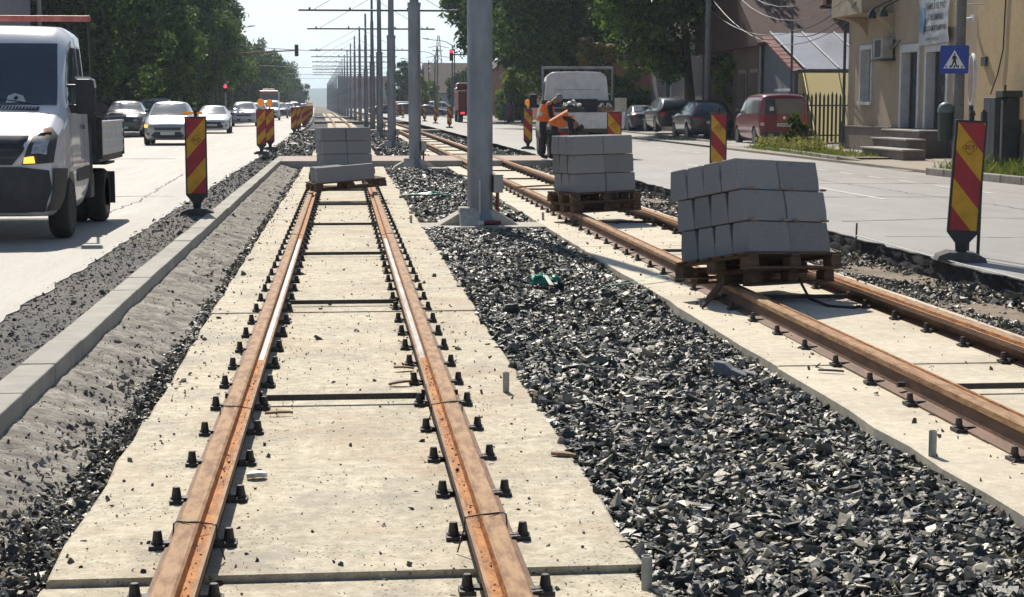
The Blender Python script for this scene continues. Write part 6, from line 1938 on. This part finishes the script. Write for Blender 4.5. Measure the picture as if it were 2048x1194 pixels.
for i, (dz, ex, ey, ez, sg, l) in enumerate(((0, 13.6, 37.2, 8.2, 2.6, 'topmost overhead cable drooping across the tiled roof'), (-.25, 13.6, 37.2, 7.9, 2.9, 'second overhead cable drooping across the tiled roof'), (-.6, 13.6, 37.2, 7.3, 3.0, 'third overhead cable drooping across the tiled roof'), (-1.0, 13.6, 37.2, 6.6, 2.9, 'fourth overhead cable drooping across the tiled roof'), (-2.6, 16.3, 53.3, 4.5, 1.5, 'lowest pale cable sagging from the pole to the beige building'), (-3.2, 16.55, 62.2, 4.3, .5, 'short cable from the pole to the thin post'))):
    cable(l, (pt[0], pt[1], pt[2] + dz), (ex, ey, ez), sg, .013, m=m_cab)
cable('dark cable from the thin post up to the siding bay', (16.55, 62.2, 4.35), (15.4, 51, 4.9), .25, .02)
cable('lower dark cable from the thin post to the siding bay', (16.55, 62.2, 4.2), (15.4, 50.6, 4.7), .4, .02)
cable('cable slanting down to the roof of the orange brown house', (17.0, 112, 8.2), (17.2, 80, 5.6), 1.0, .035, m=m_cab)
cable('second cable slanting towards the orange brown house', (17.0, 112, 7.8), (15.5, 72, 6.8), 1.4, .03, m=m_cab)
cable('span wire over the left road at the traffic light', (-13.0, 152, 7.3), (-2.0, 158, 6.5), .2, .03)
cable('wire loop hanging before the top left dark house', (-15.5, 90.5, 9.2), (-14.9, 80, 7.4), .8, .03, m=m_cab)
cable('second wire loop before the top left dark house', (-15.5, 90.5, 8.8), (-14.9, 80, 6.8), .9, .03, m=m_cab)
for k, (z0, z1) in enumerate(((8.2, 8.1), (7.7, 7.5), (7.0, 6.9))):
    cable(('upper', 'middle', 'lower')[k] + ' thin cable between the distant right poles', (10.8, 196, z0), (12.0, 240, z1 - .5), .8, .03)
for k in range(3):
    cable(('first', 'second', 'third')[k] + ' far span wire crossing the whole street', (-14 + curve(240 + 60 * k), 240 + 60 * k, 7.3), (13 + curve(240 + 60 * k), 244 + 60 * k, 7.0 + .3 * k), .5, .035)
py = thing('lattice_pylon', 'distant steel lattice pylon above the far right roofs', 'pylon', (39, 700, 0))
b = MB(); H = 29.5
def leg(s, t_, z):
    w = 2.6 * (1 - z / H) + .35
    return Vector((s * w, t_ * w, z))
zs_ = [0, 6, 11, 15.5, 19, 22, 24.5, 27, H]
for s, t_ in ((1, 1), (1, -1), (-1, 1), (-1, -1)):
    b.tube([leg(s, t_, z) for z in zs_], .11, 4)
for i in range(len(zs_) - 1):
    for (s, t_), (u, v) in (((1, -1), (-1, -1)), ((1, 1), (-1, 1)), ((1, 1), (1, -1)), ((-1, 1), (-1, -1))):
        b.cyl(leg(s, t_, zs_[i]), leg(u, v, zs_[i + 1]), .07, n=4); b.cyl(leg(u, v, zs_[i]), leg(s, t_, zs_[i + 1]), .07, n=4)
b.build('lattice_tower', m_zinc, py)
b = MB()
for z, w in ((24.5, 4.2), (20.5, 5)):
    b.tube([(-w, 0, z), (0, 0, z + .7), (w, 0, z)], .12, 4)
b.build('lattice_arm', m_zinc, py)
# hills at the end of the street
V = []; F = []
nx = 90
for i in range(nx):
    x = -1500 + 3000 * i / (nx - 1)
    h = 40 + 16 * noise.noise(Vector((x * .0016, 1, 0))) + 7 * noise.noise(Vector((x * .006, 5, 0)))
    for j, (yy, f) in enumerate(((3200, 0), (3400, .55), (3700, .9), (4000, 1.0), (4600, .6))):
        V.append((x, yy, h * f - 2 * (j == 0)))
for i in range(nx - 1):
    for j in range(4):
        F.append((i * 5 + j, (i + 1) * 5 + j, (i + 1) * 5 + j + 1, i * 5 + j + 1))
struct(np_mesh('hills', np.array(V), np.array(F), ground_mat('hill_woods', (.06, .09, .05), (.04, .06, .035), (.09, .12, .07), fine=.05, rough=1, bump=0, bscale=.1)))
# far mass of town trees closing the horizon on both sides
g = np.random.default_rng(77)
C = []; rr = []
for k in range(420):
    y = g.uniform(430, 640); s = g.choice([-1, 1])
    x = curve(y) + (s * g.uniform(13, 60) if s < 0 else g.uniform(24, 75))
    C.append((x, y, g.uniform(1.0, 6.0))); rr.append(g.uniform(1.6, 3.2))
for k in range(160):
    y = g.uniform(300, 420)
    C.append((curve(y) + g.uniform(24, 60), y, g.uniform(1, 6))); rr.append(g.uniform(1.6, 3))
for k in range(160):
    y = g.uniform(180, 420)
    C.append((curve(y) - g.uniform(19, 26), y, g.uniform(1, 6.5))); rr.append(g.uniform(1.6, 3))
o = leaf_mesh('distant_wood', np.array(C), np.array(rr), 70, .45, L_mid, None, 5); o['kind'] = 'stuff'

# ------------------------------------------------------------------ people
m_skin = mat('skin', (.36, .20, .14), (.31, .17, .115), 14, .6)
m_cloth = mat('dark_work_clothes', (.016, .018, .026), (.028, .03, .04), 12, .9, .4, 40)
m_vest = mat('orange_vest_fabric', (.85, .20, .03), (.72, .15, .025), 9, .7, .3, 30)
m_refl = mat('reflective_band', (.55, .55, .53), (.45, .45, .44), 9, .4)
m_hair = mat('dark_hair', (.02, .017, .015), (.035, .03, .026), 30, .8)
m_cap = mat('grey_cap_fabric', (.25, .25, .27), (.16, .16, .18), 9, .8)
def skin_mesh(J, E, root, subs=2):
    names = list(J); idx = {n: i for i, n in enumerate(names)}
    me = bpy.data.meshes.new('sk')
    me.from_pydata([J[n][0] for n in names], [(idx[a], idx[c]) for a, c in E], [])
    o = bpy.data.objects.new('sk', me); col.objects.link(o)
    m = o.modifiers.new('skin', 'SKIN'); m.use_smooth_shade = True; m.branch_smoothing = .4
    for n in names:
        v = me.skin_vertices[0].data[idx[n]]
        r = J[n][1]
        v.radius = r if hasattr(r, '__len__') else (r, r)
        v.use_root = n == root
    s = o.modifiers.new('sub', 'SUBSURF'); s.levels = subs; s.render_levels = subs
    bpy.context.view_layer.update()
    dg = bpy.context.evaluated_depsgraph_get()
    out = bpy.data.meshes.new_from_object(o.evaluated_get(dg), depsgraph=dg)
    bpy.data.objects.remove(o)
    out.polygons.foreach_set('use_smooth', [True] * len(out.polygons))
    return out
def add_hand(J, E, wrist, d, side, key):
    """palm and five bent fingers; d = pointing direction, side = thumb side"""
    w = Vector(J[wrist][0]); d = Vector(d).normalized(); sd = Vector(side).normalized(); dn = d.cross(sd).normalized()
    J[key + 'palm'] = (tuple(w + d * .055), (.036, .022)); E.append((wrist, key + 'palm'))
    for k, (o_, L) in enumerate(((.030, .070), (.010, .080), (-.010, .075), (-.030, .060))):
        a, b_, c = key + 'f%da' % k, key + 'f%db' % k, key + 'f%dc' % k
        p = w + d * .095 + sd * o_
        J[a] = (tuple(p), .0095); J[b_] = (tuple(p + d * L * .5 + dn * .012), .0085); J[c] = (tuple(p + d * L * .8 + dn * .04), .007)
        E += [(key + 'palm', a), (a, b_), (b_, c)]
    p = w + d * .045 + sd * .042
    J[key + 't1'] = (tuple(p), .011); J[key + 't2'] = (tuple(p + d * .04 + sd * .016 + dn * .014), .009)
    E += [(key + 'palm', key + 't1'), (key + 't1', key + 't2')]
def person(label, loc, rot, J, arms, vest=True, cap=True, skinr=(), scale=1.0, clothes=None, group=None):
    t = thing('person', label, 'person', loc, rot, group)
    t.scale = (scale,) * 3
    E = [('pelvis', 'spine'), ('spine', 'chest'), ('chest', 'neck'), ('neck', 'head'), ('head', 'crown'), ('head', 'nose')]
    for s in 'LR':
        E += [('pelvis', 'hip' + s), ('hip' + s, 'knee' + s), ('knee' + s, 'ankle' + s), ('ankle' + s, 'toe' + s), ('chest', 'sh' + s), ('sh' + s, 'el' + s), ('el' + s, 'wr' + s)]
        el, wr = Vector(J['el' + s][0]), Vector(J['wr' + s][0])
        add_hand(J, E, 'wr' + s, wr - el, (0, -1 if s == 'L' else 1, .2), s)
    me = skin_mesh(J, E, 'pelvis')
    me.materials.clear(); me.materials.append(clothes or m_cloth); me.materials.append(m_skin)
    hd = Vector(J['head'][0]); nk = Vector(J['neck'][0])
    for p in me.polygons:
        c = p.center
        if (c - hd).length < .17 and (c - nk).length > .035 or min((c - Vector(J['wr' + s][0])).dot((Vector(J['wr' + s][0]) - Vector(J['el' + s][0])).normalized()) * -1 + ((c - Vector(J['wr' + s][0])).length > .25) * 9 for s in 'LR') < -.012:
            p.material_index = 1
    link('body', me, t)
    cr = Vector(J['crown'][0]); ax = (cr - nk).normalized()
    fw = (Vector(J['nose'][0]) - hd); fw = (fw - ax * fw.dot(ax)).normalized()
    b = MB()
    M = Matrix.Translation(hd + ax * .035 - fw * .01) @ ax.to_track_quat('Z', 'Y').to_matrix().to_4x4()
    b.lathe([(.112, -.02), (.115, .03), (.10, .08), (.06, .112), (.01, .122)], 14, M)
    if cap:
        sdv = ax.cross(fw).normalized()
        c0 = hd + ax * .03 + fw * .10
        b.add([c0 - sdv * .08, c0 + sdv * .08, c0 + sdv * .06 + fw * .09 - ax * .015, c0 - sdv * .06 + fw * .09 - ax * .015, c0 - sdv * .08 + ax * .012, c0 + sdv * .08 + ax * .012, c0 + sdv * .06 + fw * .09 - ax * .003, c0 - sdv * .06 + fw * .09 - ax * .003], [(3, 2, 1, 0), (4, 5, 6, 7), (0, 1, 5, 4), (1, 2, 6, 5), (2, 3, 7, 6), (3, 0, 4, 7)])
    b.build('cap' if cap else 'hair', m_cap if cap else m_hair, t, smooth=True)
    for s in (-1, 1):
        sdv = ax.cross(fw).normalized()
        e = MB(); M2 = Matrix.Translation(hd + ax * .01 + fw * .088 + sdv * s * .035); e.lathe([(.004, -.008), (.011, 0), (.004, .008)], 8, M2); e.build('eye', m_black, t)
        e = MB(); M2 = Matrix.Translation(hd + sdv * s * .098 - fw * .01) @ Matrix.Scale(.5, 4, sdv); e.lathe([(.01, -.03), (.026, 0), (.012, .03)], 8, M2); e.build('ear', m_skin, t)
    if vest:
        V = {k: J[k] for k in ('pelvis', 'spine', 'chest')}
        V['pelvis'] = (J['pelvis'][0], .172); V['spine'] = (J['spine'][0], .215); V['chest'] = (J['chest'][0], .235)
        ck = Vector(J['chest'][0]); V['top'] = (tuple(ck.lerp(nk, .75)), .13)
        for s in 'LR':
            V['v' + s] = (tuple(ck.lerp(Vector(J['sh' + s][0]), .8)), .105)
        vm = skin_mesh(V, [('pelvis', 'spine'), ('spine', 'chest'), ('chest', 'top'), ('chest', 'vL'), ('chest', 'vR')], 'spine')
        vm.materials.clear(); vm.materials.append(m_vest); vm.materials.append(m_refl)
        a0 = Vector(J['pelvis'][0]); d = (ck - a0).normalized(); L = (ck - a0).length
        for p in vm.polygons:
            u = (p.center - a0).dot(d) / L
            if (.34 < u < .42 or .74 < u < .80) and abs(p.center.y) < .2:
                p.material_index = 1
        link('safety_vest', vm, t)
    return t
def joints(pel, spi, che, nec, hea, cro, nos, arm, legs):
    J = {'pelvis': (pel, .150), 'spine': (spi, .140), 'chest': (che, .158), 'neck': (nec, .062), 'head': (hea, .098), 'crown': (cro, .088), 'nose': (nos, .018)}
    for s, sg in (('L', 1), ('R', -1)):
        kn, an, to = legs[s]
        J['hip' + s] = ((pel[0] + .01, sg * .10, pel[2] - .09), .105)
        J['knee' + s] = (kn, .075); J['ankle' + s] = (an, .052); J['toe' + s] = (to, .042)
        sh, el, wr = arm[s]
        J['sh' + s] = (sh, .078); J['el' + s] = (el, .056); J['wr' + s] = (wr, .036)
    return J
J1 = joints((0, 0, .94), (.07, 0, 1.16), (.18, 0, 1.38), (.29, 0, 1.52), (.385, 0, 1.55), (.46, 0, 1.60), (.46, 0, 1.475),
            {'L': ((.20, .2, 1.38), (.26, .26, 1.10), (.46, .18, 1.00)), 'R': ((.20, -.2, 1.38), (.24, -.25, 1.09), (.45, -.16, .96))},
            {'L': ((.05, .11, .50), (-.03, .12, .09), (.15, .14, .04)), 'R': ((.03, -.11, .50), (-.02, -.12, .09), (.16, -.13, .04))})
J2 = joints((-.16, 0, .93), (-.01, 0, 1.12), (.21, 0, 1.14), (.37, 0, 1.03), (.44, 0, .93), (.50, 0, .85), (.37, 0, .865),
            {'L': ((.23, .2, 1.12), (.30, .24, .82), (.50, .16, .68)), 'R': ((.23, -.2, 1.11), (.30, -.25, .81), (.52, -.17, .66))},
            {'L': ((.08, .12, .48), (-.06, .13, .09), (.12, .15, .04)), 'R': ((.02, -.12, .47), (-.12, -.13, .09), (.06, -.14, .04))})
person('standing worker in orange vest and grey cap leaning over the white truck side', (5.42, 46.5, .15), R(-8), J1, None, scale=1.06)
person('crouched worker in orange vest bending low behind the second block stack', (5.72, 45.1, .05), R(-5), J2, None, cap=False, scale=1.1)
# summer haze over the whole street
hz_ = MB(); hz_.b2(-1700, 1700, -80, 4800, -2.3, 75)
hm_ = bpy.data.materials.new('summer_haze'); hm_.use_nodes = True
hn = hm_.node_tree
for n_ in list(hn.nodes):
    if n_.type != 'OUTPUT_MATERIAL':
        hn.nodes.remove(n_)
pv = hn.nodes.new('ShaderNodeVolumePrincipled')
pv.inputs['Color'].default_value = (.74, .87, 1, 1)
pv.inputs['Density'].default_value = .00027
pv.inputs['Anisotropy'].default_value = .3
hn.links.new(pv.outputs[0], [n_ for n_ in hn.nodes if n_.type == 'OUTPUT_MATERIAL'][0].inputs['Volume'])
ho = hz_.build('haze', hm_); ho['kind'] = 'stuff'
# cyclist far right
J3 = joints((0, 0, .98), (.10, 0, 1.18), (.24, 0, 1.38), (.33, 0, 1.50), (.40, 0, 1.60), (.42, 0, 1.70), (.51, 0, 1.58),
            {'L': ((.26, .19, 1.38), (.40, .24, 1.16), (.60, .22, 1.04)), 'R': ((.26, -.19, 1.38), (.40, -.24, 1.16), (.60, -.22, 1.04))},
            {'L': ((.32, .1, .72), (.14, .1, .38), (.3, .1, .32)), 'R': ((.22, -.1, .52), (.05, -.1, .16), (.2, -.1, .1))})
person('cyclist in a pink top riding away beside the red lorry', (13.0, 134, zr_), R(88), J3, None, vest=False, cap=False, clothes=mat('dark_cycling_clothes', (.05, .03, .045), (.30, .05, .12), 2.2, .8, lo=.45, hi=.5))
t = thing('bicycle', 'dark bicycle ridden by the cyclist in the pink top', 'bicycle', (13.0, 134, zr_), R(88))
for xx in (-.38, .68):
    b = MB(); T = Matrix.Translation((xx, 0, .34)) @ Matrix.Rotation(R(90), 4, 'X')
    ring = [(xx + .33 * math.cos(a), 0, .34 + .33 * math.sin(a)) for a in np.linspace(0, 2 * math.pi, 25)]
    b.tube(ring, .018, 6, False)
    for k in range(8):
        a = k * math.pi / 4; b.cyl((xx, 0, .34), (xx + .32 * math.cos(a), 0, .34 + .32 * math.sin(a)), .003, n=3)
    b.build('wheel', m_rubber, t)
b = MB(); P_ = {'bb': (.08, 0, .30), 'st': (-.06, 0, .88), 'hd': (.55, 0, .86), 'rw': (-.38, 0, .34), 'fw': (.68, 0, .34)}
for a, c in (('bb', 'st'), ('st', 'hd'), ('bb', 'hd'), ('bb', 'rw'), ('st', 'rw'), ('hd', 'fw')):
    b.cyl(P_[a], P_[c], .018, n=6)
b.build('bicycle_frame', m_black, t)
b = MB(); b.tube([(.58, -.28, 1.03), (.58, 0, 1.0), (.58, .28, 1.03)], .014, 6); b.cyl((.55, 0, .86), (.58, 0, 1.0), .015, n=6); b.build('handlebar', m_black, t)
b = MB(); b.box((-.08, 0, .91), (.24, .13, .05)); b.build('saddle', m_black, t, bevel=.02)
b = MB(); b.box((.08, .12, .18), (.1, .09, .02)); b.box((.08, -.12, .42), (.1, .09, .02)); b.build('pedals', m_black, t)
